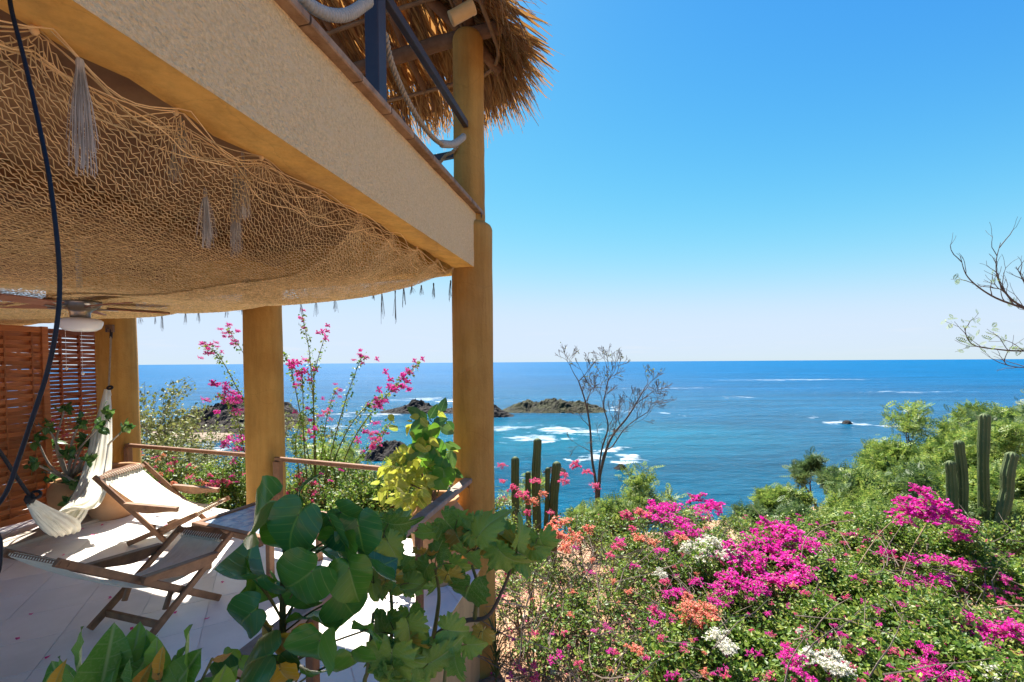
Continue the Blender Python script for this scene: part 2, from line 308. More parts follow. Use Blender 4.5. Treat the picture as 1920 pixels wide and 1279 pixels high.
M['bigleaf'] = leafmat('broad_leaf', [(0,(.014,.11,.045)),(1,(.15,.32,.03)),(.35,(.025,.16,.055)),(.7,(.06,.22,.03))], .27, .36, tcol=(.22,.42,.02), veins=(.14,.30,.07), spec=.5)
M['bigleaf_old'] = leafmat('old_broad_leaf', [(0,(.50,.33,.02)),(1,(.40,.30,.03))], .4, .35, veins=(.50,.42,.12))
M['curly'] = leafmat('lobed_leaf', [(0,(.06,.18,.025)),(1,(.26,.40,.06)),(.4,(.12,.27,.04)),(.8,(.20,.35,.06))], .45, .38, tcol=(.20,.32,.04), veins=(.30,.42,.14), mottled=.4, spec=.3)
M['curly_old'] = leafmat('yellow_lobed_leaf', [(0,(.45,.38,.05)),(1,(.40,.24,.05))], .45, .35, veins=(.45,.45,.15))
M['upright'] = leafmat('upright_leaf', [(0,(.08,.24,.03)),(1,(.22,.42,.05)),(.5,(.14,.32,.04))], .4, .4, veins=(.22,.36,.12), mottled=.25)
M['upright_old'] = leafmat('yellow_upright_leaf', [(0,(.60,.38,.03)),(1,(.42,.20,.05))], .5, .35, veins=(.5,.4,.1))
M['croton'] = leafmat('croton_leaf', [(0,(.22,.30,.03)),(1,(.55,.52,.06)),(.4,(.36,.42,.04)),(.75,(.48,.48,.05))], .4, .4, veins=(.55,.5,.12), mottled=.4)
M['rosette'] = leafmat('rosette_leaf', [(0,(.03,.10,.02)),(1,(.14,.24,.05)),(.5,(.06,.15,.03))], .35, .3, veins=(.15,.25,.08))
M['thatch'] = leafmat('dry_palm', [(0,(.24,.14,.06)),(1,(.52,.36,.17)),(.5,(.38,.24,.10)),(.8,(.46,.29,.12)),(.2,(.16,.09,.05))], .65, .3, tcol=(.60,.26,.05))
M['litter'] = leafmat('dead_leaf', [(0,(.30,.17,.09)),(1,(.52,.36,.22)),(.5,(.40,.25,.14))], .8, .1)
M['grass'] = leafmat('grass_blade', [(0,(.14,.20,.04)),(1,(.36,.34,.10))], .6, .35)

# ------------------------------------------------------------------ terrain and sea
def ss(a, b, x): t = np.clip((x-a)/(b-a), 0, 1); return t*t*(3-2*t)
def gh(x, y):
    x = np.asarray(x, float); y = np.asarray(y, float)
    z = -1.0-.30*np.clip(y-4.5, 0, 9.5)-.62*np.clip(y-14, 0, 60)
    z = z+.16*np.clip(x-5, 0, 30)*ss(3, 9, y)*(1-ss(15, 40, y)*.5)
    z = z-.25*np.clip(-x-1, 0, 20)*ss(5.0, 9, y)*.6
    z = z+.05*np.sin(x*2.1+y*1.3)+.04*np.sin(x*3.7-y*2.9)+.25*np.sin(x*.5+1)*np.sin(y*.4)*ss(6, 12, y)
    return z
def g1(x, y): return float(gh(x, y))
xs = np.concatenate([np.linspace(-60, -10, 40), np.linspace(-9.7, 14, 150), np.linspace(14.5, 80, 50)])
ys = np.concatenate([np.linspace(-12, 1, 12), np.linspace(1.2, 20, 150), np.linspace(20.5, 60, 60)])
X, Y = np.meshgrid(xs, ys, indexing='xy'); Z = gh(X, Y)
Z = Z+np.where(Y < 22, 1, 0)*rng.normal(size=Z.shape)*.012
gr = MB().grid(np.stack([X, Y, Z], -1)).build('ground', M['ground'], smooth=True, kind='structure')
SEA = H-20.0
def foam_mat():
    m = bpy.data.materials.new('sea_water'); t, N, L = nodes(m)
    def mth(op, a, b=None, c=None):
        n = N.new('ShaderNodeMath'); n.operation = op
        for i, v in enumerate((a, b, c)):
            if v is None: continue
            if isinstance(v, (int, float)): n.inputs[i].default_value = v
            else: L.new(v, n.inputs[i])
        return n.outputs[0]
    tc = N.new('ShaderNodeNewGeometry'); pos = tc.outputs['Position']
    sp = N.new('ShaderNodeSeparateXYZ'); L.new(pos, sp.inputs[0])
    def noi(scale, det, stretch=(1,1,1), rough=.55, rot=0):
        mp = N.new('ShaderNodeMapping'); mp.inputs['Scale'].default_value = stretch; mp.inputs['Rotation'].default_value = (0, 0, rot); L.new(pos, mp.inputs[0])
        n = N.new('ShaderNodeTexNoise'); n.inputs['Scale'].default_value = scale; n.inputs['Detail'].default_value = det; n.inputs['Roughness'].default_value = rough; L.new(mp.outputs[0], n.inputs[0]); return n
    b = N.new('ShaderNodeBsdfPrincipled')
    # depth colour: turquoise over the reef near the shore and rocks, deep blue out at sea, streaked by wind
    dist = mth('POWER', mth('ADD', mth('POWER', sp.outputs[0], 2.0), mth('POWER', sp.outputs[1], 2.0)), .5)
    big = noi(.018, 4, (.35, 1, 1)).outputs[0]
    dd = mth('ADD', dist, mth('MULTIPLY', mth('SUBTRACT', big, .5), 160))
    cr = N.new('ShaderNodeValToRGB'); e = cr.color_ramp.elements
    e[0].position = 0; e[0].color = (.0, .080, .14, 1); e[1].position = 1; e[1].color = (.0, .082, .20, 1)
    q = e.new(.22); q.color = (.0, .085, .17, 1); q = e.new(.5); q.color = (.0, .075, .18, 1)
    L.new(mth('DIVIDE', dd, 700.0), cr.inputs[0])
    sc1 = G(1000, 815, SEA); ex_ = mth('DIVIDE', mth('SUBTRACT', sp.outputs[0], sc1.x+0.0), 75.0); ey_ = mth('DIVIDE', mth('SUBTRACT', sp.outputs[1], sc1.y), 38.0)
    shl = mth('MAXIMUM', mth('SUBTRACT', 1.0, mth('ADD', mth('MULTIPLY', ex_, ex_), mth('MULTIPLY', ey_, ey_))), 0.0)
    mt_ = N.new('ShaderNodeMix'); mt_.data_type = 'RGBA'; L.new(mth('MULTIPLY', mth('MULTIPLY', shl, .8), mth('ADD', .2, big)), mt_.inputs[0]); L.new(cr.outputs[0], mt_.inputs[6]); mt_.inputs[7].default_value = (.0, .15, .22, 1)
    st = noi(.06, 5, (.12, 1, 1), .6).outputs[0]
    rp = noi(.75, 4, (.35, 1, 1), .6).outputs[0]; st = mth('ADD', mth('MULTIPLY', st, .55), mth('MULTIPLY', rp, .45))  # light and dark of fine wave ripples, put into the water colour
    mr = N.new('ShaderNodeMapRange'); mr.inputs[1].default_value = .35; mr.inputs[2].default_value = .7; mr.inputs[3].default_value = .62; mr.inputs[4].default_value = 1.45; L.new(st, mr.inputs[0])
    hv = N.new('ShaderNodeHueSaturation'); L.new(mt_.outputs[2], hv.inputs['Color']); L.new(mr.outputs[0], hv.inputs['Value'])
    # foam: surf bands round the rocks and along the shore
    warp = noi(.10, 4); wv = N.new('ShaderNodeSeparateColor'); L.new(warp.outputs['Color'], wv.inputs[0])
    wx = mth('ADD', sp.outputs[0], mth('MULTIPLY', mth('SUBTRACT', wv.outputs[0], .5), 44)); wy = mth('ADD', sp.outputs[1], mth('MULTIPLY', mth('SUBTRACT', wv.outputs[1], .5), 46))
    tot = None
    for (px, py, rpx, rpy, k) in FOAM:
        c = G(px, py, SEA); a = (G(px+rpx, py, SEA)-c).length; bb = abs(G(px, py+rpy, SEA).y-c.y)
        ex = mth('DIVIDE', mth('SUBTRACT', wx, c.x), a); ey = mth('DIVIDE', mth('SUBTRACT', wy, c.y), bb)
        r2 = mth('ADD', mth('MULTIPLY', ex, ex), mth('MULTIPLY', ey, ey))
        v = mth('MULTIPLY', mth('MAXIMUM', mth('SUBTRACT', 1.0, r2), 0.0), k)
        tot = v if tot is None else mth('MAXIMUM', tot, v)
    fn = noi(.34, 8, (.28, 1, 1), .78).outputs[0]
    fo = N.new('ShaderNodeMapRange'); fo.inputs[1].default_value = .58; fo.inputs[2].default_value = .84; L.new(mth('ADD', fn, mth('MULTIPLY', tot, .20)), fo.inputs[0])
    fo2 = mth('MULTIPLY', fo.outputs[0], mth('MINIMUM', mth('MULTIPLY', tot, 6.0), 1.0))
    # scattered white flecks: small whitecaps, and sun glitter painted into the colour
    wc = noi(.5, 4, (.35, 1, 1), .6).outputs[0]; wm = N.new('ShaderNodeMapRange'); wm.inputs[1].default_value = .71; wm.inputs[2].default_value = .76; wm.inputs[4].default_value = .55; L.new(wc, wm.inputs[0])
    fo3 = mth('MAXIMUM', fo2, wm.outputs[0])
    mx = N.new('ShaderNodeMix'); mx.data_type = 'RGBA'; L.new(fo3, mx.inputs[0]); L.new(hv.outputs[0], mx.inputs[6]); mx.inputs[7].default_value = (.85, .88, .88, 1)
    L.new(mx.outputs[2], b.inputs['Base Color'])
    b.inputs['Specular IOR Level'].default_value = .09; L.new(mth('ADD', mth('ADD', .17, mth('MULTIPLY', mth('MINIMUM', mth('DIVIDE', dist, 900.0), 1.0), .40)), mth('MULTIPLY', fo3, .4)), b.inputs['Roughness']); b.inputs['IOR'].default_value = 1.33
    w1 = noi(.16, 3, (.45, 1, 1), .5, .2).outputs[0]; w2 = noi(.8, 6, (.4, 1, 1), .72, -.15).outputs[0]
    hgt = mth('ADD', mth('MULTIPLY', w1, 2.8), mth('MULTIPLY', w2, 1.25))
    bp = N.new('ShaderNodeBump'); bp.inputs['Strength'].default_value = 1.0; bp.inputs['Distance'].default_value = 1.0; L.new(hgt, bp.inputs['Height']); L.new(bp.outputs[0], b.inputs['Normal'])
    o = N.new('ShaderNodeOutputMaterial'); L.new(b.outputs[0], o.inputs[0]); return m
FOAM = [(1000,822,85,9,1),(1090,806,75,7,1),(950,800,60,8,.8),(1155,852,60,9,1.1),(1100,857,40,6,.8),(1150,768,22,4,1),(1265,776,26,4,1),(1610,796,50,5,1.1),
        (700,775,70,5,.7),(790,748,60,4,.9),(845,752,40,4,.9),(640,800,60,5,.7),(450,835,60,10,.8),(370,835,70,7,.9),(1520,780,25,3,.6),(1690,770,30,3,.5),(1385,745,40,2,.5),(1500,712,220,1.6,.6),(1250,728,120,1.5,.5),(1700,735,160,1.6,.5),(880,835,60,7,.8),(560,820,60,6,.6)]
S = MB(); 
rr = np.concatenate([[0], np.geomspace(30, 40000, 26)]); an = np.linspace(0, 2*math.pi, 97)
S.grid(np.stack([rr[:, None]*np.cos(an), rr[:, None]*np.sin(an), np.full((len(rr), 97), SEA)], -1))
S.build('sea', foam_mat(), kind='structure')

def rockfield(name, mt, px0, px1, base_py, hfun, depth, label, cat, seed, nx=170, ny=40, kind=None, rough=1.0):
    a = G(px0, base_py, SEA); b = G(px1, base_py, SEA); ax = (b-a); L = ax.length; ax.normalize(); ay = Vector((-ax.y, ax.x, 0))
    Pg = np.zeros((nx, ny, 3))
    for i in range(nx):
        u = i/(nx-1)
        for j in range(ny):
            v = j/(ny-1)*2-.15
            p = a+ax*(L*u)+ay*(depth*(v-.0))
            n = noise.fractal(Vector((p.x*.09+seed, p.y*.09, seed)), 1.0, 2.0, 5)
            r = abs(noise.fractal(Vector((p.x*.25, p.y*.25+seed, 3)), 1.0, 2.0, 4))
            e = max(0, math.sin(math.pi*min(1, max(0, u))))**.28*max(0, 1-(v-.75)**2/.75)
            hgt = hfun(u)
            r3 = noise.ridged_multi_fractal(Vector((p.x*.30+seed, p.y*.30, 7)), .8, 2.1, 5, 1.0, 2.0)
            z = SEA-1.0+(hgt*1.25+1.0)*e*(1+.6*n*rough)+(r3-.9)*.75*e*(.5+.35*hgt)
            Pg[i, j] = (p.x+n*.8, p.y+r*.8, z)
    o = MB().grid(Pg).build(name, mt, smooth=False)
    if kind: o['kind'] = kind
    return tag(o, label, cat)
def bumps(lst, base=.3): return lambda u: base+sum(h*math.exp(-((u-c)/s)**2) for c, h, s in lst)
rockfield('rock_island', M['rock'], 690, 882, 776, bumps([(.40,2.3,.11),(.58,1.3,.12),(.85,.9,.12),(.2,.7,.12)]), 9, 'jagged black rock islet with a hump, seen between the columns', 'rock islet', 1.3)
rockfield('rock_island', M['rock'], 884, 965, 783, bumps([(.45,2.2,.3),(.15,1.0,.2)]), 6, 'low black rock at the near end of the long green islet', 'rock', 7.7, nx=60)
rockfield('rock_island', M['rock_green'], 930, 1148, 775, bumps([(.2,1.5,.16),(.5,2.3,.2),(.75,1.7,.14),(.92,1.3,.06)]), 14, 'long low rock islet with green moss on top, right of the front column', 'rock islet', 4.1)
rockfield('sea_rock', M['rock'], 1014, 1068, 890, bumps([(.4,.6,.2),(.8,.7,.15)], .1), 2.5, 'small black rocks in the surf behind the left cacti', 'rock', 9.1, nx=40, ny=16)
rockfield('sea_rock', M['rock'], 1150, 1178, 882, bumps([(.5,.35,.4)], .05), 1.5, 'lone small black rock in the water near the leafless tree', 'rock', 2.1, nx=30, ny=14)
rockfield('sea_rock', M['rock'], 1583, 1602, 796, bumps([(.5,.25,.4)], .05), 2, 'tiny dark rock breaking a white wave on the open sea', 'rock', 5.1, nx=24, ny=12)
rockfield('headland', M['cliff'], 235, 520, 814, bumps([(.28,3.6,.10),(.45,4.8,.13),(.72,4.6,.14),(.12,2,.12)]), 22, 'rocky brown headland behind the cove, between the back and middle columns', 'headland', 3.3, nx=120, ny=40)
rockfield('shore_rock', M['rock'], 655, 760, 866, bumps([(.4,1.8,.2),(.75,2.2,.18)]), 7, 'dark shore rocks seen through the tall pink canes', 'rock', 6.2, nx=60)
# beach in the cove
a = MB(); bp_ = []
for i in range(40):
    u = i/39; p = G(285+u*150, 832-8*u, SEA+.15); q = G(285+u*150, 812-6*u, SEA+.15)
    bp_.append([p+Vector((0, math.sin(u*7)*1.5, -.35)), p+Vector((0,1,.0)), (p+q)/2+Vector((0, 0, .25)), q+Vector((0, 0, .4))])
a.grid([[list(v) for v in r] for r in bp_]).build('beach', M['sand'], smooth=True, kind='structure')

# ------------------------------------------------------------------ the house frame
d1 = Vector((.2372, .9715, 0))                     # along the balcony beam, away from the eye
d2 = Vector((-.940, .341, 0)).normalized()         # along the seaward columns, to the left
n1 = Vector((.9715, -.2372, 0))                    # out of the beam face
C1 = Vector((-.37, 4.06, 0)); C2 = Vector((-2.96, 5.09, 0)); C3 = Vector((-5.5, 5.95, 0))
CE = Vector((-.305, 4.0, 0))                       # where the beam's face meets the column
def L1(s, off=0, z=0): return CE-d1*s+n1*off+Vector((0, 0, z))
house = thing('beach_house', 'ochre two storey seaside house with round columns, stucco beam and thatched top', 'house', (0, 0, 0))
zb, zt = H+.86, H+1.36
# beam
a = MB(); p = [L1(-.02, 0, zb), L1(6.5, 0, zb), L1(6.5, 0, zt), L1(-.02, 0, zt)]
nseg = 60
Pg = [[L1(-.02+6.52*i/nseg, rng.normal()*.0012, zb+(zt-zb)*j/6) for j in range(7)] for i in range(nseg+1)]
a.grid([[list(v) for v in r] for r in Pg])
a.build('beam_face', M['stucco'], house, smooth=True)
a = MB()
a.grid([[list(L1(-.02+6.52*i/nseg, -.0-(.215+.012*math.sin(i*1.7)+.01*rng.normal())*k, zb+(-.0 if k < 1 else .01))) for k in (1, .5, 0)] for i in range(nseg+1)])
a.build('beam_soffit', M['soffit'], house, smooth=True)
a = MB(); a.box((0,0,0),(0,0,0)) if 0 else None
a.beam(L1(-.02, -.13, (zb+zt)/2+.02), L1(6.5, -.13, (zb+zt)/2+.02), .18, zt-zb-.05, ch=.02); a.build('beam_core', M['soffit'], house)
# ceiling slab and inner edge beams
def quad(mb, pts, mi=0): mb.add([list(v) for v in pts], [[0,1,2,3]], mi)
inner = L1(0, -.2)
a = MB(); zc = H+1.22
c0 = L1(-.1, -.15, zc); c1_ = L1(7.5, -.15, zc); A = c0; B = c1_; Cc = c1_+d2*7.8; D = c0+d2*7.8
quad(a, [A, B, Cc, D]); up = Vector((0, 0, .13)); quad(a, [D+up, Cc+up, B+up, A+up]); quad(a, [A, D, D+up, A+up]); quad(a, [D, Cc, Cc+up, D+up]); quad(a, [Cc, B, B+up, Cc+up]); a.build('ceiling', M['ceiling'], house)
a = MB(); cl0 = C1+d2*.12; cl1 = C3+d2*1.4
a.beam(cl0+Vector((0,0,H+1.07)), cl1+Vector((0,0,H+1.07)), .24, .42, ch=.02); a.build('seaward_beam', M['soffit'], house)
for k, px in enumerate((2.2, 4.2)):
    a = MB(); a.beam(c0+d2*px+Vector((0,0,-.08)), c1_+d2*px+Vector((0,0,-.08)), .14, .155, ch=.05); a.build('ceiling_joist', M['ceiling'], house)
# ledge planks on top of the beam
s = -.02
while s < 6.3:
    L_ = random.uniform(.26, .5); a = MB()
    a.beam(L1(s+.004, -.02, zt+.022), L1(s+L_-.004, -.02, zt+.022), .15+random.uniform(-.004, .004), .04, ch=.15); a.build('ledge_plank', M['ledge'], house); s += L_
a = MB(); a.beam(L1(0, -1.2, zt+.0), L1(6.4, -1.2, zt+.0), 2.2, .04, ch=.02); a.build('upper_floor', M['ledge'], house)
# columns
def column(c, r0, r1, z0, z1, name='column', shoulder=False, mt=None):
    pr = []
    for i in range(15):
        t = i/14; pr.append((r0+(r1-r0)*t+.002*math.sin(i*2.3), z0+(z1-z0)*t))
    if shoulder: pr += [(r1*.985, z1+.02), (r1*.93, z1+.04), (r1*.82, z1+.055), (.0, z1+.06)]
    else: pr += [(r1*.97, z1+.03), (r1*.88, z1+.055), (r1*.65, z1+.075), (0, z1+.085)]
    MB().lathe(pr, (c.x, c.y, 0), 40).build(name, mt or M['column'], house, smooth=True)
column(C1, .196, .192, -1.4, H+1.24, shoulder=True)
column(C2, .212, .205, -2.2, H+.95)
column(C3, .235, .215, -2.6, H+.95)
column(C1+Vector((-.02, 0, 0)), .146, .142, H+1.25, H+2.98, 'upper_column')
# foundation wall under the terrace edge, and its seaward wall
a = MB()
e0, e1 = L1(.05, .02, -.012), L1(6.5, .02, -.012); dn = Vector((0, 0, -1.6))
quad(a, [e0+dn, e1+dn, e1, e0]); f0 = C3+d2*1.6+Vector((0,0,-.012)); g0 = C1-d2*.02+Vector((0,0,-.012))+Vector((0,.22,0)); f0 = f0+Vector((0,.2,0))
dn2 = Vector((0,0,-3)); quad(a, [f0+dn2, g0+dn2, g0, f0]); a.build('foundation_wall', M['lowwall'], house)

# ------------------------------------------------------------------ terrace floor, tile by tile
tp = [L1(-.15, .03), L1(6.5, .03), L1(6.5, .03)+d2*6.6, C3+d2*1.2+Vector((0,.22,0)), C1-d2*.0+Vector((.02,.22,0))]
tp = [Vector((p.x, p.y, 0)) for p in tp]
a = MB(); a.add([[p.x, p.y, -.006] for p in tp], [[4,3,2,1,0]])
floor = a.build('terrace_floor', M['grout'], kind='structure')
def clip(poly, a, b):                  # keep the left side of a->b
    out = []; n = (-(b.y-a.y), b.x-a.x)
    f = lambda p: n[0]*(p[0]-a.x)+n[1]*(p[1]-a.y)
    for i in range(len(poly)):
        p, q = poly[i], poly[(i+1) % len(poly)]; fp, fq = f(p), f(q)
        if fp >= 0: out.append(p)
        if fp*fq < 0: t = fp/(fp-fq); out.append((p[0]+(q[0]-p[0])*t, p[1]+(q[1]-p[1])*t))
    return out
ta = R(29.5); tu = Vector((math.cos(ta), math.sin(ta), 0)); tv = Vector((-math.sin(ta), math.cos(ta), 0)); TS = .43; og = Vector((-3.12, 2.836, 0))
ccw = sum(tp[i].x*tp[(i+1)%5].y-tp[(i+1)%5].x*tp[i].y for i in range(5)) > 0
shape = tp if ccw else tp[::-1]; ntile = 0
for i in range(-14, 14):
    for j in range(-14, 14):
        c = og+tu*(i*TS)+tv*(j*TS+TS*.4); g_ = .003
        poly = [tuple((c+tu*x+tv*y).xy) for x, y in ((g_,g_),(TS-g_,g_),(TS-g_,TS-g_),(g_,TS-g_))]
        for k in range(5):
            if poly: poly = clip(poly, shape[k], shape[(k+1) % 5])
        if len(poly) < 3: continue
        cx, cy = sum(p[0] for p in poly)/len(poly), sum(p[1] for p in poly)/len(poly)
        if cy < .6 or cx/max(cy, .1) < -1.5: continue
        n = len(poly); dz = random.uniform(-.0004, .0004)
        V = [(x, y, dz) for x, y in poly]+[(x, y, -.005) for x, y in poly]
        a = MB(); a.add(V[:n], [list(range(n))]); a.add(V, [[k, k+n, (k+1) % n+n, (k+1) % n] for k in range(n)])
        a.build('floor_tile', M['tile'], floor); ntile += 1
# ------------------------------------------------------------------ thatched roof on the upper floor
roof = MB()
ovA, ovB, rc = .30, .60, .50
cc = C1+Vector((0, 0, 0)); out1 = n1; outB = -Vector((-d2.y*-1, 0, 0)) if 0 else Vector((d2.y, -d2.x, 0))
if outB.dot(d1) < 0: outB = -outB
# eave path: along the beam side towards the column, round the corner, then along d2
def eave(s):
    # s<0: beside the beam (s metres before the corner); 0..1: the rounded corner; >1: along d2
    cA = C1+out1*ovA; cB = C1+outB*ovB; cen = C1+outB*(ovB-rc)+out1*(ovA-rc)*1.0
    if s < 0: return cen+out1*rc+d1*s, out1
    if s <= 1:
        v = (out1*(1-s)+outB*s).normalized(); return cen+v*rc, v
    return cen+outB*rc+d2*(s-1), outB
SL = math.tan(R(31)); EZ = H+3.02
def roofpt(s, up):                      # up = metres inward from the eave, in plan
    e, o = eave(s); return e-o*up+Vector((0, 0, EZ+SL*up))
rf = None
def blade(mb, p, d, nrm, L, wd, droop):
    d = d.normalized(); sx = d.cross(nrm).normalized()
    pts = []
    for i in range(4):
        t = i/3; c = p+d*(L*t)+Vector((0, 0, -droop*t*t)); ww = wd*(1-.75*t**1.6)/2
        pts.append((c-sx*ww, c+nrm*(wd*.22)*(1-t), c+sx*ww))
    V = [list(v) for tr in pts for v in tr]
    mb.add(V, [[3*i+k, 3*i+k+1, 3*i+k+4, 3*i+k+3] for i in range(3) for k in range(2)])
fronds = []
def frond(n, L, spread, droop):
    a = MB(); nz = Vector((0, 0, 1))
    for k in range(n):
        an = random.gauss(0, spread); q = random.uniform(-.07, .07)
        d = Vector((math.sin(an), math.cos(an), random.uniform(-.08, .03)))
        blade(a, Vector((q, random.uniform(-.1, .12), random.uniform(-.015, .02))), d, (nz+Vector((random.gauss(0,.5), 0, 0))).normalized(), L*random.uniform(.6, 1.1), random.uniform(.014, .026), droop*random.uniform(.3, 1.4))
    return a.mesh('palm_frond')
roofo = bpy.data.objects.new('thatched_roof', None); col.objects.link(roofo); roofo.parent = house
FM = [frond(15, .55, .22, .07) for _ in range(5)]; FE = [frond(13, .42, .30, .16) for _ in range(6)]
for m in FM+FE: m.materials.append(M['thatch'])
def orient(p, y, z):
    y = y.normalized(); x = y.cross(z).normalized(); z = x.cross(y)
    return Matrix.Translation(p) @ Matrix((x, y, z)).transposed().to_4x4()
srange = [(-2.9, 0, 30), (0, 1, 12), (1.01, 4.2, 32)]
cnt = 0
for layer, upm in enumerate((.06, .34, .64, .96)):
    for a0, a1, n in srange:
        nn = int(n*(1.0 if layer == 0 else .55))
        for k in range(nn):
            s = a0+(a1-a0)*(k+random.uniform(0, 1))/nn; e, o = eave(s)
            dn = (o-Vector((0, 0, SL*(1.0 if layer else 1.25)))).normalized(); nm = (o*SL+Vector((0, 0, 1))).normalized()
            p = roofpt(s, upm+random.uniform(-.1, .1))+nm*(.05+.02*layer)
            sk = o.cross(Vector((0, 0, 1)))*random.gauss(0, .16)
            put('palm_frond', random.choice(FE if layer == 0 else FM), roofo, orient(p, dn+sk, nm)); cnt += 1
# the dense thatch above, past what can be picked apart
a = MB()
for k in range(9000):
    s = random.uniform(-3.2, 5.5) if random.random() < .85 else random.uniform(0, 1); up = random.uniform(.0, 3.2)
    if 0 <= s <= 1 and up > rc and False: continue
    e, o = eave(s)
    nm = (o*SL+Vector((0, 0, 1))).normalized(); sk = o.cross(Vector((0, 0, 1)))*random.gauss(0, .22)
    dn = (o-Vector((0, 0, SL))).normalized()+sk
    p = roofpt(s, up)+nm*random.uniform(.07, .16)
    blade(a, p, dn, (nm+Vector((random.gauss(0,.4), random.gauss(0,.4), 0))).normalized(), random.uniform(.35, .6), random.uniform(.02, .045), .03)
for k in range(1200):                   # loose tips at the eave
    s = random.uniform(-3.2, 4.6) if random.random() < .75 else random.uniform(-.1, 1.1); e, o = eave(s)
    dn = (o-Vector((0, 0, SL*random.uniform(1.0, 2.6)))).normalized()+o.cross(Vector((0, 0, 1)))*random.gauss(0, .30)
    blade(a, roofpt(s, random.uniform(-.12, .1))+Vector((0,0,random.uniform(0,.10))), dn, (o+Vector((0,0,1))).normalized(), random.uniform(.2, .5), random.uniform(.01, .02), .10)
a.build('thatch_mass', M['thatch'], roofo, kind='stuff')
a = MB(); 
Pg = []
for s in list(np.linspace(-3.2, -.05, 12))+list(np.linspace(0, 1, 10))+list(np.linspace(1.05, 5.6, 16)):
    Pg.append([list(roofpt(s, u)+Vector((0, 0, .19))) for u in (-.02, 1.0, 2.0, 3.2)])
a.grid(Pg).build('thatch_backing', M['thatch'], roofo)
def log(p0, p1, r, name, mt='oldwood', wob=.012):
    n = 7; pts = [Vector(p0).lerp(Vector(p1), i/(n-1))+Vector((random.uniform(-wob, wob), random.uniform(-wob, wob), random.uniform(-wob, wob))) for i in range(n)]
    return MB().tube(pts, [r*random.uniform(.9, 1.08) for _ in pts], 9).build(name, M[mt], roofo, smooth=True)
zp = H+3.04
log(C1+d2*-.35+Vector((0,0,zp)), C1+d2*3.9+Vector((0,0,zp+.02)), .06, 'wall_plate')
log(C1+d1*.45+Vector((0,0,zp+.1)), C1-d1*3.3+Vector((0,0,zp+.1)), .055, 'wall_plate')
log(roofpt(.5, .0)-Vector((0,0,.06)), roofpt(.5, 2.2)-Vector((0,0,.06)), .055, 'hip_rafter')
for s in (-2.6, -1.9, -1.2, -.5, 1.6, 2.3, 3.0, 3.7):
    log(roofpt(s, .05)-Vector((0,0,.055)), roofpt(s, 2.4)-Vector((0,0,.055)), .032, 'rafter', 'oldwood')
for up in (.08, .40, .72, 1.05, 1.4, 1.8):
    for (sa, sb) in ((-3.0, .0), (1.0, 4.6)):
        log(roofpt(sa, up)-Vector((0,0,.075)), roofpt(sb, up)-Vector((0,0,.075)), .019, 'purlin', 'batten', .008)
    if up < .5:
        pts = [roofpt(t, up)-Vector((0,0,.075)) for t in np.linspace(-.05, 1.05, 8)]; MB().tube(pts, .019, 7).build('purlin', M['batten'], roofo, smooth=True)
# bamboo tube lamp hanging under the hip rafter
lp0, lp1 = P(845, 36, 3.3), P(888, 12, 3.3)
lt = thing('bamboo_lamp', 'pale bamboo tube lamp hung under the thatch by the upper column', 'lamp', lp0)
dv = lp1-lp0; ax = dv.normalized(); L_ = dv.length
MB().lathe([(.0,0),(.05,0),(.052,.01),(.05,.03),(.05,L_-.03),(.053,L_-.015),(.051,L_),(.044,L_),(.042,L_-.05),(0,L_-.06)], (0,0,0), 20, axis=ax).build('bamboo_tube', mat('bamboo', (.62,.42,.20), (.52,.33,.14), 8, .5, .1), lt, smooth=True)
MB().tube([ax*L_*.5, ax*L_*.5+Vector((.02,.03,.3))], .006, 6).build('hanging_cord', M['black'], lt)

# ------------------------------------------------------------------ balcony railing with ropes
br = thing('balcony_railing', 'dark steel balcony post and rails strung with thick pale rope', 'railing', L1(2, -.05, zt))
inv = loc_parent(br)
def lw(p): return inv @ Vector(p)
pz = zt+.043
def onbeam(px, py, off=-.03):        # point on the railing's own plane seen along a sight line
    d = ray(px, py); o = Vector((0, 0, H)); k = (L1(0, off)-o).dot(n1)/d.dot(n1); return o+d*k
pS = (CE-onbeam(706, 192, -.06)).dot(d1)
pb = L1(pS, -.06, pz)
a = MB(); a.beam(lw(pb), lw(pb+Vector((0,0,1.0))), .085, .085, up=tuple(d1), ch=.05); a.build('post', M['iron'], br)
a = MB(); ra = L1(.12, -.07, pz+.74); rb = L1(pS-.04, -.07, pz+.74); a.beam(lw(ra), lw(rb), .045, .06, ch=.08); a.build('top_rail', M['iron'], br)
a = MB(); ra2 = L1(pS+.04, -.07, pz+.74); a.beam(lw(ra2), lw(L1(5, -.07, pz+.74)), .045, .06, ch=.08); a.build('top_rail', M['iron'], br)
r0 = C1+d2*.18+Vector((0,0,zt+.62)); a = MB(); a.beam(lw(r0), lw(r0+d2*1.4), .045, .06, ch=.08); a.build('side_rail', M['iron'], br)
def rope(pts, r, parent, name='rope', mt='rope', lay=.075, n=14, nsp=14):
    c = spline(pts, n); dl = np.linalg.norm(np.diff(c, axis=0), axis=1).sum(); m = max(12, int(dl/(lay/10))); m = min(m, 600)
    cum = np.concatenate([[0], np.cumsum(np.linalg.norm(np.diff(c, axis=0), axis=1))]); t = np.linspace(0, cum[-1], m)
    c = np.stack([np.interp(t, cum, c[:, i]) for i in range(3)], 1); T = np.gradient(c, axis=0); T /= np.linalg.norm(T, axis=1)[:, None]
    u = np.cross(T, (.3, .2, .93)); u /= np.linalg.norm(u, axis=1)[:, None]; w_ = np.cross(T, u); a = MB()
    for k in range(3):
        ph = t/lay*2*math.pi+k*2*math.pi/3
        a.tube(c+r*.58*(np.cos(ph)[:, None]*u+np.sin(ph)[:, None]*w_), r*.50, 7)
    return a.build(name, M[mt], parent, smooth=True)
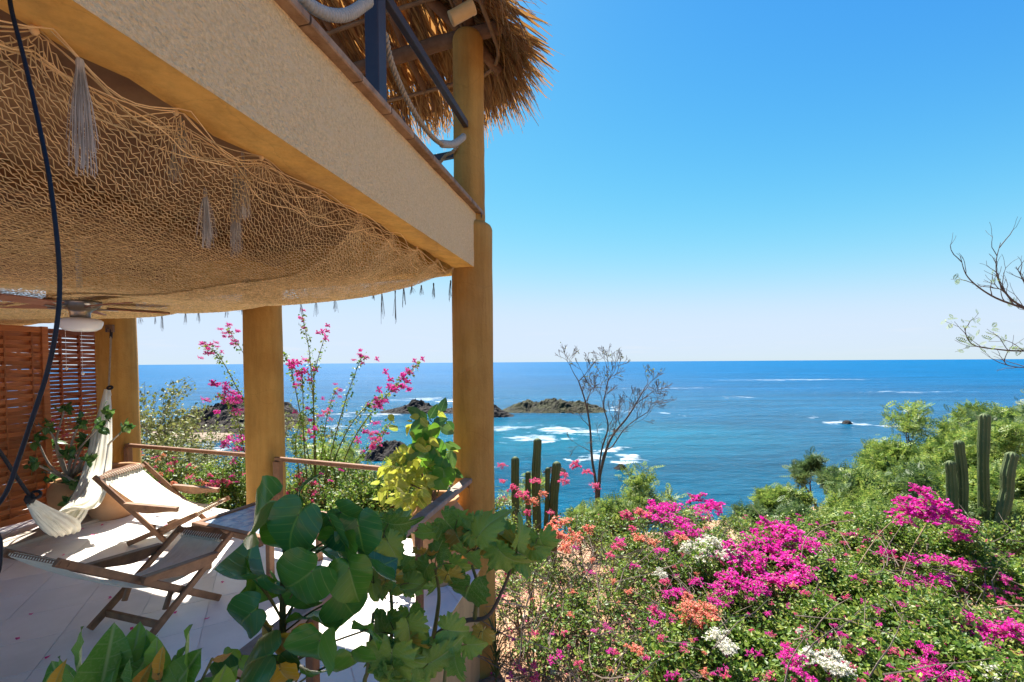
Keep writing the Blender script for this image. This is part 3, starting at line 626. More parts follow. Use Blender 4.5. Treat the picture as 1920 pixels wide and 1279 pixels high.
def wrap(pts, r, parent, name='whipping', mt='whip', pitch=.011):
    c = spline(pts, 20); cum = np.concatenate([[0], np.cumsum(np.linalg.norm(np.diff(c, axis=0), axis=1))]); nr = max(2, int(cum[-1]/(pitch*2.2)))
    a = MB(); m = nr*4; t = np.linspace(0, cum[-1], m); c = np.stack([np.interp(t, cum, c[:, i]) for i in range(3)], 1)
    rr_ = r*(1+.36*np.tile([-1, .6, 1, .6], nr)); a.tube(c, rr_, 10); return a.build(name, M[mt], parent, smooth=True)
yA, yB = (L1(pS-.04, -.03).y), L1(.1, -.02).y
def onbeam(px, py, off=-.03):        # point on the railing's own plane seen at a photo pixel
    d = ray(px, py); o = Vector((0, 0, H)); k = (L1(0, off)-o).dot(n1)/d.dot(n1); return o+d*k
rp = [onbeam(722, 62), onbeam(735, 120), onbeam(765, 190), onbeam(800, 245), onbeam(828, 270), onbeam(850, 270), onbeam(868, 258)]
rope([lw(p) for p in rp], .017, br)
wrap([lw(p) for p in rp[4:]]+[lw(rp[-1])+Vector((.0,.005,.01))], .021, br)
rp2 = [onbeam(560, -12), onbeam(585, 12), onbeam(620, 28), onbeam(655, 26), onbeam(692, 2)]
rope([lw(p) for p in rp2], .016, br); wrap([lw(p) for p in rp2], .021, br)
rope([lw(P(868, 262, 3.95)), lw(P(850, 283, 3.95)), lw(P(835, 292, 4.05)), lw(P(822, 308, 4.1)), lw(P(800, 318, 4.4)), lw(P(750, 300, 4.9))], .014, br)
a = MB(); a.lathe([(.02,0),(.028,.01),(.03,.02),(.028,.03),(.02,.04)], lw(rp[-1])-Vector((0,0,.02)), 12); a.build('knot', M['rope'], br, smooth=True)
for q, (px, py) in enumerate(((758, 226), (903, 404))):
    e = thing('hook', ['black steel eye hook screwed into the balcony ledge under the rope', 'small black eye hook at the column end of the balcony ledge'][q], 'hook', onbeam(px, py, .05))
    t = np.linspace(0, 2*math.pi, 15); rr_ = .018
    MB().tube([(0, rr_*math.cos(x), rr_*math.sin(x)) for x in t], .0035, 6, cap=False).build('eye', M['iron'], e, smooth=True)
    MB().tube([(0, -.018, 0), (-.0, -.07, .005)], .0035, 6).build('shank', M['iron'], e)

# ------------------------------------------------------------------ terrace railings
def railing(label, p0, p1, h, posts, rw, rh, cat='railing', cont=False, pw=.045, topm='railwood'):
    r = thing('terrace_railing', label, cat, (p0.x, p0.y, 0), group='wooden railings round the terrace'); iv = loc_parent(r)
    MB().beam(iv @ (p0+Vector((0,0,h))), iv @ (p1+Vector((0,0,h))), rw, rh, ch=.15).build('handrail', M[topm], r)
    for q in posts:
        b = p0.lerp(p1, q); MB().beam(iv @ b, iv @ (b+Vector((0,0,h-rh/2-.002))), pw, pw, up=tuple(d1), ch=.1).build('post', M['railwood'], r)
    return r
hh = .80
railing('thin brown handrail between the back column and the middle column', C3-d2*.24+Vector((0,-.06,0)), C2+d2*.22+Vector((0,-.06,0)), hh, (.01,), .05, .045, pw=.07)
railing('thin brown handrail between the middle column and the front column', C2-d2*.24+Vector((0,-.10,0)), C1+d2*.2+Vector((0,-.0,0)), hh, (.01,), .05, .045, pw=.08)
railing('sloping-looking grey brown handrail running from the front column past the large clay pot', L1(.08, -.075), L1(3.3, -.075), hh+.02, (.015, .33, .66), .085, .045, topm='greywood')

# ------------------------------------------------------------------ net under the ceiling
net = thing('fishing_net', 'sagging tan fishing net slung under the terrace ceiling with tied fringes', 'net', (-1.5, 3, 2.5)); niv = loc_parent(net)
LA, LB, CS = 4.9, 7.2, .0188
na, nb = int(LA/CS), int(LB/CS)
ga = np.arange(na+1)*CS; gb = np.arange(nb+1)*CS
AA, BB = np.meshgrid(ga, gb, indexing='ij')
O_ = V3(L1(.12, -.205)); vd1 = V3(d1); vd2 = V3(d2)
hookp = .36
def netz(a_, b_):
    ed = np.exp(-b_/.30); fe = np.exp(-a_/.5)
    sc_ = np.abs(np.sin(a_/hookp*math.pi))**.8
    z = H+.855-(.04+.03*np.sin(a_*2.3+1))*sc_*np.exp(-b_/.10)-.28*(1-ed)*(1-.35*fe)
    z = z-.10*np.sin(np.clip(a_/LA, 0, 1)*math.pi)*(1-ed)-.02*np.clip(b_, 0, 6)/6*2.2*fe
    z = z+.030*np.sin(a_*3.1+b_*1.2)*(1-ed)*np.exp(-b_/2.5)+.022*np.sin(b_*4.2-a_*1.3)*(1-ed)
    z = z+.03*np.sin(a_*9+1.0)*np.exp(-((b_-.22)/.16)**2)
    return z
st_ = (np.arange(na+1) % 2)[:, None]*.5*CS
BBs = BB+st_+rng.normal(size=BB.shape)*.0022; AAs = AA+rng.normal(size=AA.shape)*.0018
# the edge is gathered into loops at the hooks
gat = np.exp(-BBs/.16); AAs = AAs-gat*.30*np.sin(AAs/hookp*2*math.pi)*hookp/(2*math.pi)*1.9
inset = np.abs(np.sin(AA/hookp*math.pi))*.025*np.exp(-BBs/.12)
NP = O_-AAs[..., None]*vd1+(BBs+inset)[..., None]*vd2
NP[..., 2] = netz(AAs, BBs)+rng.normal(size=BB.shape)*.0015
NP = NP-V3(net.location)
seg = []
for i in range(na):
    sh = 0 if i % 2 == 0 else 1
    seg.append((NP[i, sh:], NP[i+1, :nb+1-sh]) if True else None)
    if sh == 0: seg.append((NP[i, 1:], NP[i+1, :-1]))
    else: seg.append((NP[i, :], NP[i+1, :]))
p0 = np.concatenate([s_[0] for s_ in seg]); p1 = np.concatenate([s_[1] for s_ in seg])
def strands(mb, p0, p1, r, sagv=0):
    d = p1-p0; ln = np.linalg.norm(d, axis=1)+1e-9; d = d/ln[:, None]
    u = np.cross(d, (0, 0, 1.)); u /= (np.linalg.norm(u, axis=1)[:, None]+1e-9); v = np.cross(d, u)
    V = []
    for pp_ in (p0-d*r*.3, p1+d*r*.3):
        for k in range(3):
            an = k*2*math.pi/3+math.pi/2; V.append(pp_+r*(math.cos(an)*u+math.sin(an)*v))
    V = np.stack(V, 1).reshape(-1, 3); N_ = len(p0)
    F = np.array([[0,1,4,3],[1,2,5,4],[2,0,3,5]])[None]+(np.arange(N_)*6)[:, None, None]
    mb.add(V, F.reshape(-1, 4))
vis = ((p0+V3(net.location))[:, 1] > -.2)
a = MB(); strands(a, p0[vis], p1[vis], .0015); a.build('net_mesh', M['net'], net, smooth=True, kind='stuff')
hem = (p0[:, 1]+net.location.y > 3.0)
dd0 = V3(d1)[None]
hp0, hp1 = p0.copy(), p1.copy(); da = np.clip(1.7-((V3(L1(.12, 0))-p0-V3(net.location))@V3(d1)), 0, 1.7); hm_ = da > .25
sh_ = V3(d1)*.011+V3(d2)*.012
a = MB(); q0 = p0[hm_]+sh_-np.array([0,0,1])*(.012+.02*rng.random((hm_.sum(), 1))*0); q1 = p1[hm_]+sh_-np.array([0,0,.012]); strands(a, q0, q1, .0025); a.build('folded_hem', M['net'], net, smooth=True, kind='stuff')
# border cords gathered along the beam
for k in range(11):
    pts = []
    for i in range(0, 120):
        a_ = i*LA/119; b_ = -.02+.008*k+.035*math.sin(a_*(4+k%5)+k*1.9)+.015*math.sin(a_*17+k); pts.append(list(L1(.12+a_, -.215)+d2*b_)); 
        pts[-1][2] = float(netz(a_, max(0, b_)))+.012*math.sin(a_*13+k*2.2)+.005
    MB().tube(np.array(pts)-V3(net.location), random.uniform(.0012, .0030), 5).build('border_cord', M['net'], net, smooth=True)
for i in range(13):                    # knots and hooks
    a_ = hookp*i+.02; p = L1(.12+a_, -.20); p.z = float(netz(a_, 0))+.015
    MB().lathe([(0,-.014),(.006,-.011),(.010,-.003),(.008,.006),(.005,.012),(0,.015)], niv @ p, 8).build('knot', M['net'], net, smooth=True)
def tassel(p, L, r, mt, n, name='tassel'):
    a = MB(); p = V3(niv @ p)
    a.lathe([(0,.014),(r*.45,.01),(r*.6,0),(r*.45,-.02),(r*.35,-.03)], p, 8)
    for k in range(n):
        an, q = random.uniform(0, 6.28), random.uniform(.1, 1)**.5*r; e = random.uniform(.6, 1.0)*L; wx, wy = random.gauss(0, .006), random.gauss(0, .006)
        b0 = p+np.array([math.cos(an)*q*.5, math.sin(an)*q*.5, -.01]); m_ = p+np.array([math.cos(an)*q+wx, math.sin(an)*q+wy, -e*.5]); c = p+np.array([math.cos(an)*q*1.1+wx*1.8, math.sin(an)*q*1.1+wy*1.8, -e])
        a.tube([b0, m_, c], .00075 if n > 30 else .0015, 3, cap=False)
    a.build(name, M[mt], net)
for px, py, Yd, L, r in ((150, 118, 1.15, .30, .016), (340, 225, 1.62, .16, .012), (385, 358, 1.78, .24, .011), (440, 330, 2.0, .38, .013), (455, 290, 1.95, .30, .011), (325, 285, 1.7, .12, .01)):
    tassel(P(px, py, Yd), L, r, 'fringe', 90)
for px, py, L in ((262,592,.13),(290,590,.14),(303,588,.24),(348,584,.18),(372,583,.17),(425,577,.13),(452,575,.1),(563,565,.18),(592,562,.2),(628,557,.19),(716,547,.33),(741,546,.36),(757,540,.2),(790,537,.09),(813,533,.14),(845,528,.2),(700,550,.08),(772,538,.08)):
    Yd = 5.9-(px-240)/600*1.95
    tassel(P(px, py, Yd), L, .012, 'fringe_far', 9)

# ------------------------------------------------------------------ woven wood screens
def screen(label, Y0, Y1, px_end, Yend, mt, pitch, shh, nb_, X_at, ztop, zbot=.06, seed=0):
    base = Vector((X_at, Yend, 0)); r = thing('woven_screen', label, 'screen', (base.x, base.y, 0), group='woven wood screens')
    Ln = Yend-Y0
    def q(s, off, z): v = -d1*s+n1*off; return Vector((v.x, v.y, z))
    for s_ in (0, Ln): MB().beam(q(s_, 0, zbot), q(s_, 0, ztop), .07, .06, up=tuple(d1), ch=.06).build('frame_post', mt, r)
    MB().beam(q(.036, 0, zbot+.04), q(Ln-.036, 0, zbot+.04), .045, .08, ch=.06).build('frame_rail', mt, r)
    MB().beam(q(.036, 0, ztop-.04), q(Ln-.036, 0, ztop-.04), .045, .07, ch=.06).build('frame_rail', mt, r)
    sp_ = Ln/(nb_+.0)
    for k in range(nb_):
        s_ = sp_*(k+.5); MB().beam(q(s_, 0, zbot+.08), q(s_, 0, ztop-.075), .055, .012, up=tuple(d1), ch=.05).build('upright_slat', mt, r)
    ms = []
    for par in (0, 1):
        for var in range(3):
            pts = []; n = nb_*8
            a = MB(); top, bot, top2, bot2 = [], [], [], []
            G_ = []
            for i in range(n+1):
                s_ = .03+(Ln-.06)*i/n; off = .017*math.cos(math.pi*((s_/sp_)-.5)+par*math.pi); wv_ = .003*math.sin(i*.37+var*2)
                c = q(s_, off, wv_); G_.append([c+V_ for V_ in (n1*.004+Vector((0,0,shh/2)), n1*.004-Vector((0,0,shh/2)), -n1*.004-Vector((0,0,shh/2)), -n1*.004+Vector((0,0,shh/2)), n1*.004+Vector((0,0,shh/2)))])
            a.grid([[list(v) for v in g_] for g_ in G_], uv=False); me = a.mesh('slat'); me.materials.append(mt); ms.append(me)
    z = zbot+.085+shh/2; i = 0; pitch = (ztop-.077-shh/2-z)/round((ztop-.077-shh/2-z)/pitch)
    while z < ztop-.076-shh/2:
        o = put('slat', ms[(i % 2)*3+random.randrange(3)], r, Matrix.Translation((0, 0, z+random.uniform(-.003, .003))) @ Matrix.Rotation(random.uniform(-.003, .003), 4, tuple(n1))); z += pitch; i += 1
    return r
screen('orange brown woven wood screen at the far left, nearest the hammock end', 2.6, 5.19, 0, 5.22, M['slat'], .049, .050, 11, -5.72, 2.37)
screen('darker woven wood screen with light showing through its slats, beside the back column', 5.15, 6.3, 0, 6.42, M['slat_dark'], .0535, .046, 6, -6.12, 2.40)
a = MB(); a.beam(Vector((-5.90, 2.2, .012)), Vector((-5.90, 2.2, .012))+d1*4.4, .34, .05, ch=.05)
tag(a.build('screen_curb', M['curb']), 'pale stone kerb the woven screens stand on', 'kerb')
a = MB(); a.box((0,0,0), (.10,.03,.10)); 
br2 = thing('wall_hook', 'rusty wall plate with a hook holding the hammock rope on the back column', 'hook', P(206, 616, 5.72))
a.build('plate', M['oldwood'], br2); MB().tube([(0,-.02,.0),(0,-.05,-.01),(0,-.05,-.05)], .008, 8).build('hook', M['iron'], br2)

# ------------------------------------------------------------------ hammock
hm = thing('hammock', 'cream cotton hammock hanging slack from the back column', 'hammock', P(125, 990, 4.3)); hiv = loc_parent(hm)
hp = [hiv @ P(*q) for q in ((204,732,5.5),(197,800,5.35),(186,890,5.0),(166,950,4.65),(128,978,4.35),(92,962,4.15),(62,938,4.0))]
c = spline(hp, 12); m = len(c); T = np.gradient(c, axis=0); T /= np.linalg.norm(T, axis=1)[:, None]
upv = V3(CU); 
side = np.cross(T, V3(CF)); side /= np.linalg.norm(side, axis=1)[:, None]
dep = np.cross(T, side)
tt = np.linspace(0, 1, m); wd = .02+.20*np.clip(np.sin(math.pi*np.clip(tt*.95+.02, 0, 1)), 0, 1)**1.1
for layer, (ph, sc_, dpt) in enumerate(((0, 1.0, 0), (1.3, .8, .04))):
    K = 49; Pg = np.zeros((m, K, 3)); th = np.linspace(-1.9, 1.9, K)
    for k in range(K):
        rip = 1+.10*np.sin(k*1.15+ph+tt*3)*np.clip(wd*8, 0, 1)+.05*math.sin(k*2.9)
        Pg[:, k] = c+side*(wd*.62*sc_*math.sin(th[k])*rip)[:, None]+dep*(wd*.7*sc_*math.cos(th[k])*rip+dpt)[:, None]
    MB().grid(Pg).build('cloth', M['hammock'], hm, smooth=True)
a = MB()
for k in range(16):
    an = k/16*6.28; a.tube([hp[0]+Vector((.012*math.cos(an), .012*math.sin(an), .02)), hp[0]*.85+hp[1]*.15+Vector((.03*math.cos(an), .03*math.sin(an), 0))], .004, 4)
a.build('end_cords', M['hammock'], hm)
rope([hiv @ P(208, 625, 5.72), hiv @ P(206, 680, 5.6), hiv @ P(204, 724, 5.5)], .010, hm, 'hanging_rope', 'rope', .04)
rope([hiv @ P(209, 618, 5.72), hiv @ P(208, 634, 5.71)], .016, hm, 'hanging_rope', 'black', .03)
t = np.linspace(0, 2*math.pi, 17)
for ctr, rr_, nm_ in ((hiv @ P(206, 727, 5.48), .03, 'ring'), (hiv @ P(66, 928, 3.99), .05, 'ring')):
    MB().tube([ctr+Vector(CR)*rr_*math.cos(x)+Vector((0, .5, .85))*rr_*.7*math.sin(x) for x in t], .013, 8, cap=False).build(nm_, M['black'], hm, smooth=True)
MB().lathe([(0,-.04),(.03,-.035),(.042,0),(.03,.04),(0,.045)], hiv @ P(56, 936, 3.98), 10).build('knot', M['black'], hm, smooth=True)
rope([hiv @ P(56, 930, 3.98), hiv @ P(28, 890, 3.8), hiv @ P(0, 848, 3.6), hiv @ P(-80, 740, 3.1)], .014, hm, 'hanging_rope', 'black', .045)

# ------------------------------------------------------------------ blue cable hanging in front
cb = thing('hanging_cable', 'dark blue cable hanging in a long curve in front of the net', 'cable', P(60, 200, 1.0)); civ = loc_parent(cb)
cp = [(15,-30,1.0),(22,20,1.0),(45,110,1.0),(70,220,.99),(92,330,.98),(107,450,.97),(112,540,.97),(105,620,.96),(88,700,.96),(62,780,.95),(35,860,.95),(8,930,.94),(-40,985,.94),(-60,1010,.94),(-20,1000,.9)]
cp = cp[:13]
MB().tube(spline([civ @ P(*q) for q in cp], 8), .0043, 10).build('cable', M['cable'], cb, smooth=True)
MB().tube(spline([civ @ P(*q) for q in ((-45,985,.94),(-15,990,.93),(-1,1012,.93),(0,1040,.93),(-5,1075,.93),(-30,1100,.93))], 8), .0043, 10).build('cable', M['cable'], cb, smooth=True)

# ------------------------------------------------------------------ ceiling fan
fc = P(150, 575, 3.4)
fan = thing('ceiling_fan', 'brushed nickel ceiling fan with brown blades and a frosted bowl light', 'ceiling fan', fc)
MB().lathe([(0,.09),(.10,.09),(.125,.075),(.13,.055),(.125,.045),(.132,.04),(.13,.02),(.115,.0),(.09,-.02),(.07,-.03),(.06,-.05),(.06,-.085),(.05,-.09),(0,-.09)], (0,0,0), 28).build('motor_housing', M['nickel'], fan, smooth=True)
MB().tube([(0,0,.09),(0,0,.5)], .018, 10).build('down_rod', M['nickel'], fan)
MB().lathe([(.06,-.088),(.12,-.10),(.135,-.115),(.132,-.14),(.12,-.17),(.09,-.19),(.05,-.198),(0,-.20)], (0,0,0), 28).build('light_bowl', M['glass'], fan, smooth=True)
for k in range(5):
    an = R(-20)+k*2*math.pi/5; ca, sa = math.cos(an), math.sin(an); rm = np.array([[ca,-sa,0],[sa,ca,0],[0,0,1]])
    a = MB(); pr = [(.16,-.05),(.20,-.06),(.52,-.068),(.56,-.055),(.575,0),(.56,.055),(.52,.068),(.20,.06),(.16,.05)]
    V = np.array([[x, y, y*.2-.005] for x, y in pr]+[[x, y, y*.2+.003] for x, y in pr]) @ rm.T; n = len(pr)
    a.add(V, [[i, (i+1) % n, n+(i+1) % n, n+i] for i in range(n)]); a.add(V[:n], [list(range(n))[::-1]]); a.add(V[n:], [list(range(n))])
    a.build('blade', M['blade'], fan)
    a = MB(); a.tube([rm @ V3((.09,.0,-.01)), rm @ V3((.14,.03,-.012)), rm @ V3((.22,.03,.004))], .007, 6); a.tube([rm @ V3((.09,.0,-.01)), rm @ V3((.14,-.03,-.018)), rm @ V3((.22,-.03,-.016))], .007, 6); a.build('blade_arm', M['nickel'], fan, smooth=True)
for dx, Lc in ((-.04, .36), (.085, .40)):
    a = MB(); a.tube([(dx,-.08,-.12),(dx,-.08,-.12-Lc)], .0012, 4); a.lathe([(0,.012),(.009,.006),(.011,0),(.008,-.008),(0,-.012)], (dx,-.08,-.13-Lc), 10); a.build('pull_chain', M['glass'], fan)

# ------------------------------------------------------------------ lounge chairs
def chair(label, ox, oy, yaw, Wd, T_, F_, K_, armA, armB, scallop, sag, slingmat, flip=1, shadow=0):
    r = thing('lounge_chair', label, 'lounge chair', (ox, oy, 0), group='wooden sling lounge chairs on the terrace')
    u = Vector((math.cos(yaw), math.sin(yaw), 0)); w_ = Vector((math.sin(yaw), -math.cos(yaw), 0))*flip
    def q(uu, z, s_): return u*uu+w_*s_+Vector((0, 0, z))
    wm = M['chairwood']; rw, rh = .028, .05
    def bar(p, q_, nm_, ww=rw, hh_=rh): MB().beam(p, q_, ww, hh_, up=tuple(u.cross(w_)) if abs((q_-p).normalized().dot(Vector((0,0,1)))) > .95 else (0,0,1), ch=.2).build(nm_, wm, r)
    A0 = (0.0, .0); 
    def ext(a_, b_, e): L = math.hypot(b_[0]-a_[0], b_[1]-a_[1]); k = e/L; return (b_[0]+(b_[0]-a_[0])*k, b_[1]+(b_[1]-a_[1])*k)
    Te = ext(A0, T_, .03); Fe = ext(K_, F_, .035)
    for s_ in (0, Wd): bar(q(A0[0], A0[1]+.02, s_), q(Te[0], Te[1], s_), 'back_leg')
    for s_ in (rw+.004, Wd-rw-.004): bar(q(K_[0], K_[1]+.02, s_), q(Fe[0], Fe[1], s_), 'side_rail')
    lp = (A0[0]+(T_[0]-A0[0])*.16, A0[1]+(T_[1]-A0[1])*.16)
    MB().beam(q(lp[0], lp[1], rw/2), q(lp[0], lp[1], Wd-rw/2), .025, .05, ch=.15).build('crossbar', wm, r)
    for s_ in (rw*2+.012, Wd-rw*2-.012):
        la = (A0[0]+(T_[0]-A0[0])*.28, A0[1]+(T_[1]-A0[1])*.28); rb_ = (K_[0]+(F_[0]-K_[0])*.35, K_[1]+(F_[1]-K_[1])*.35)
        MB().beam(q(la[0], la[1], s_), q(rb_[0], rb_[1], s_), .024, .035, ch=.2).build('strut', wm, r)
    # shaped crossbar (head or foot) and the plain one
    def cross(pt, prev, wave):
        dx, dz = pt[0]-prev[0], pt[1]-prev[1]; L = math.hypot(dx, dz); dx /= L; dz /= L; n = 17; Pg = []
        for i in range(n):
            t_ = i/(n-1); s_ = rw/2+(Wd-rw)*t_; hgt = .022+(.032*math.sin(math.pi*t_)**1.5+.008*math.sin(math.pi*t_*4-math.pi/2) if wave else 0)
            c0_ = q(pt[0], pt[1], s_); al = u*dx+Vector((0,0,dz)); nr = u*(-dz)+Vector((0,0,dx))
            Pg.append([c0_+al*hgt+nr*.011, c0_+al*hgt-nr*.011, c0_-al*.025-nr*.011, c0_-al*.025+nr*.011, c0_+al*hgt+nr*.011])
        MB().grid([[list(v) for v in g_] for g_ in Pg], uv=False).build('crest_rail' if wave else 'front_rail', wm, r, smooth=False)
    cross(T_, A0, scallop); cross(F_, K_, not scallop and False)
    # armrests: plank with a curved underside, on both sides
    for s_ in (-.022, Wd+.022):
        a_, b_ = armA, armB; n = 13; Pg = []
        for i in range(n):
            t_ = i/(n-1); uu = a_[0]+(b_[0]-a_[0])*t_; zz = a_[1]+(b_[1]-a_[1])*t_; dpt = .035+.045*math.sin(math.pi*t_**.7)**2*(1 if t_ > .0 else 1)
            c0_ = q(uu, zz, s_); Pg.append([c0_+w_*.02, c0_-w_*.02, c0_-w_*.012-Vector((0,0,dpt)), c0_+w_*.012-Vector((0,0,dpt)), c0_+w_*.02])
        a = MB().grid([[list(v) for v in g_] for g_ in Pg], uv=False); a.add([list(v) for v in Pg[0][:4]], [[0,1,2,3]]); a.add([list(v) for v in Pg[-1][:4]], [[3,2,1,0]])
        a.build('armrest', wm, r)
        a = MB(); a.beam(q(a_[0], a_[1]+.006, s_), q(b_[0], b_[1]+.006, s_), .062, .014, ch=.3); a.build('armrest_top', wm, r)
    # sling
    n, K = 26, 30; Pg = []
    a0_, b0_ = Vector((T_[0], 0, T_[1]-.02)), Vector((F_[0], 0, F_[1]-.02))
    lo = sag
    for i in range(n+1):
        t_ = i/n; row = []
        bz = (1-t_)**2*a0_+2*t_*(1-t_)*Vector((lo[0], 0, lo[1]))+t_**2*b0_
        for k in range(K+1):
            v = k/K; s_ = rw*2+.006+(Wd-rw*4-.012)*(v if True else 0); edge = abs(v-.5)*2
            s_ = Wd/2+(s_-Wd/2)*(1-.06*math.sin(math.pi*t_)); ripple = .006*math.sin(v*62+t_*2)+.003*math.sin(v*21+t_*9)
            row.append(list(q(bz.x, bz.z+.025*edge**2*math.sin(math.pi*t_)*-.3+ripple, s_)))
        Pg.append(row)
    MB().grid(Pg).build('sling', slingmat, r, smooth=True)
    a = MB()
    for k in range(17):
        s_ = rw*2+.02+(Wd-rw*4-.04)*k/16
        for pt, oth in ((T_, A0), (F_, K_)):
            c0_ = q(pt[0], pt[1], s_); dd_ = Vector((lo[0]-pt[0], 0, lo[1]-pt[1])).normalized(); al = u*dd_.x+Vector((0,0,dd_.z))
            t2 = np.linspace(0, 2*math.pi, 9); nr = Vector((0,0,1)) if abs(dd_.z) < .7 else u
            a.tube([c0_+al*(.012+.034*-math.cos(x)) + nr*.018*math.sin(x) for x in t2], .0045, 4, cap=False)
    a.build('lacing', slingmat, r, smooth=True, kind='stuff')
    return r
yaw2 = R(73.9)
chair('wooden lounge chair nearest the camera, its pale sling in shade and its back to us', -3.02, 2.99, yaw2, .55, (.63, .49), (-.40, .74), (.56, 0), (.50, .415), (-.02, .47), True, (.22, .05), M['sling'])
yaw1 = R(182.7)
chair('wooden lounge chair in the sun by the railing, cream sling facing right', -3.61, 4.42, yaw1, .62, (.70, .72), (-.24, .30), (.43, 0), (.40, .46), (-.12, .40), True, (.10, .14), M['sling'])

# ------------------------------------------------------------------ low tiled table
tb0 = G(369, 980, .44); tbx = Vector((.92, -.385, 0)).normalized(); tby = Vector((.385, .92, 0)).normalized()
tb = thing('low_table', 'low wooden table with a blue and white tiled top behind the broad leaved plant', 'table', (tb0.x, tb0.y, 0))
def tq(x, y, z): return tbx*x+tby*y+Vector((0, 0, z))
TW, TD = .95, .62
for (x0, y0, x1, y1) in ((0,0,TW,0),(0,TD,TW,TD)): MB().beam(tq(x0-.03, y0, .42), tq(x1+.03, y1, .42), .06, .055, ch=.1).build('table_edge', M['chairwood'], tb)
for (x0, y0, x1, y1) in ((0,.031,0,TD-.031),(TW,.031,TW,TD-.031)): MB().beam(tq(x0, y0, .42), tq(x1, y1, .42), .06, .055, ch=.1).build('table_edge', M['chairwood'], tb)
mb_, mw_ = mat('blue_glazed_tile', (.06,.14,.35), (.55,.62,.66), 9, .25, 0), mat('white_glazed_tile', (.60,.68,.72), (.16,.32,.55), 11, .25, 0)
for i in range(6):
    for j in range(4):
        a = MB(); sx = (TW-.07)/6; sy = (TD-.07)/4; c_ = tq(.035+sx*(i+.5), .035+sy*(j+.5), .428)
        a.box(c_, (sx-.004, sy-.004, .012), np.stack([V3(tbx), V3(tby), V3((0,0,1))], 1)); a.build('table_tile', (mb_, mw_)[(i+j) % 2], tb)
for x, y in ((.06,.05),(TW-.06,.05),(.06,TD-.05),(TW-.06,TD-.05)): MB().beam(tq(x, y, 0), tq(x, y, .392), .05, .05, up=tuple(tbx), ch=.1).build('leg', M['chairwood'], tb)

# ------------------------------------------------------------------ pots
def pot(label, c, hgt, rmax, rim, mt, n=32):
    pr = [(0,.0),(rmax*.62,0),(rmax*.66,.02),(rmax*.82,hgt*.25),(rmax*.96,hgt*.5),(rmax,hgt*.68),(rmax*.95,hgt*.82),(rim*1.02,hgt*.92),(rim*.97,hgt*.95),(rim*1.1,hgt*.965),(rim*1.14,hgt*.985),(rim*1.1,hgt),(rim*.95,hgt),(rim*.9,hgt*.96),(rim*.9,hgt*.9)]
    t_ = thing('clay_pot', label, 'pot', (c[0], c[1], 0))
    MB().lathe(pr, (0,0,0), n).build('pot_body', M[mt], t_, smooth=True)
    MB().lathe([(rim*.9,hgt*.9),(rim*.5,hgt*.915),(0,hgt*.91)], (0,0,0), 20).build('soil', M['soil'], t_, smooth=True); return t_
pot('tall terracotta pot with a rolled rim beside the front column', (-.655, 3.70), .73, .235, .165, 'terracotta')
pot('big round terracotta jar behind the sunlit lounge chair', (-5.02, 5.32), .62, .31, .24, 'terracotta')
pot('terracotta pot of the pale branched shrub, half hidden by the hammock', (-5.45, 5.2), .50, .19, .15, 'terracotta')

# ------------------------------------------------------------------ vegetation helpers
def branches(mb, base, d, L, r, depth, spread=.6, upb=.15, wob=.12, nseg=4, ratio=.72, kids=(2, 3), tips=None, segs=None, sides=6, minr=.002):
    p = Vector(base); d = Vector(d).normalized(); pts = [p.copy()]; rad = [r]
    for i in range(nseg):
        d = (d+Vector((random.gauss(0, wob), random.gauss(0, wob), random.gauss(0, wob)+upb*.3))).normalized()
        p = p+d*(L/nseg); pts.append(p.copy()); rad.append(max(minr, r*(1-(1-.62)*(i+1)/nseg)))
    mb.tube(pts, rad, sides if depth > 1 else 4, cap=False)
    if segs is not None and depth <= 1: segs.extend([(pts[i], pts[i+1]) for i in range(nseg)])
    if depth == 0:
        if tips is not None: tips.append((p, d)); 
        return
    k = random.randint(*kids)
    for j in range(k):
        ax = Vector((random.gauss(0,1), random.gauss(0,1), random.gauss(0,1))); ax = (ax-d*ax.dot(d)).normalized()
        nd = (d+ax*spread*random.uniform(.6, 1.2)+Vector((0,0,upb))).normalized()
        start = p if j < 2 else pts[-2]
        branches(mb, start, nd, L*ratio*random.uniform(.8, 1.15), rad[-1]*.8, depth-1, spread, upb, wob, nseg, ratio, kids, tips, segs, sides, minr)
LEAF = (np.array([[0,0,0],[-.32,.38,.06],[.32,.38,.06],[0,1,-.02]]), np.array([[0,2,3],[0,3,1]]))
LEAF = (np.array([[0,0,0],[-.34,.42,.09],[0,.5,-.02],[.34,.42,.09],[0,1,-.06]]), np.array([[0,2,1],[1,2,4],[0,3,2],[2,3,4]]))
def pinnate(n=7, w=.10, L=.30):
    V, F = [], []
    for i in range(n):
        y = .12+.85*i/(n-1); s = L*math.sin(math.pi*(.18+.72*i/(n-1)))
        for sg in (-1, 1):
            b = len(V); tip = (sg*s, y+s*.35, -.25*s*s-.08*y*y); V += [(0, y, -.08*y*y), (sg*s*.45, y+w*.55, -.03*s-.08*y*y), tip, (sg*s*.5, y-w*.35, -.03*s-.08*y*y)]; F.append([b, b+1, b+2, b+3])
    return np.array(V), np.array(F)
PIN = pinnate(6, .15, .34)
def leafy(mb, segs, n, size, tmpl=LEAF, flat=.8, droop=.0, jit=.04, mi=0, out=None):
    s0 = np.array([s[0] for s in segs]); s1 = np.array([s[1] for s in segs]); k = rng.integers(0, len(s0), n); t = rng.random(n)[:, None]
    p = s0[k]*(1-t)+s1[k]*t+rng.normal(size=(n, 3))*jit; d = (s1-s0)[k]; d = d/(np.linalg.norm(d, axis=1)[:, None]+1e-9)*.6+rng.normal(size=(n, 3))*.8; d[:, 2] -= droop
    Mx = rotmats(d, flat=flat*3)*(size*rng.uniform(.6, 1.25, n))[:, None, None]
    mb.inst(tmpl[0], tmpl[1], p, Mx, mi)
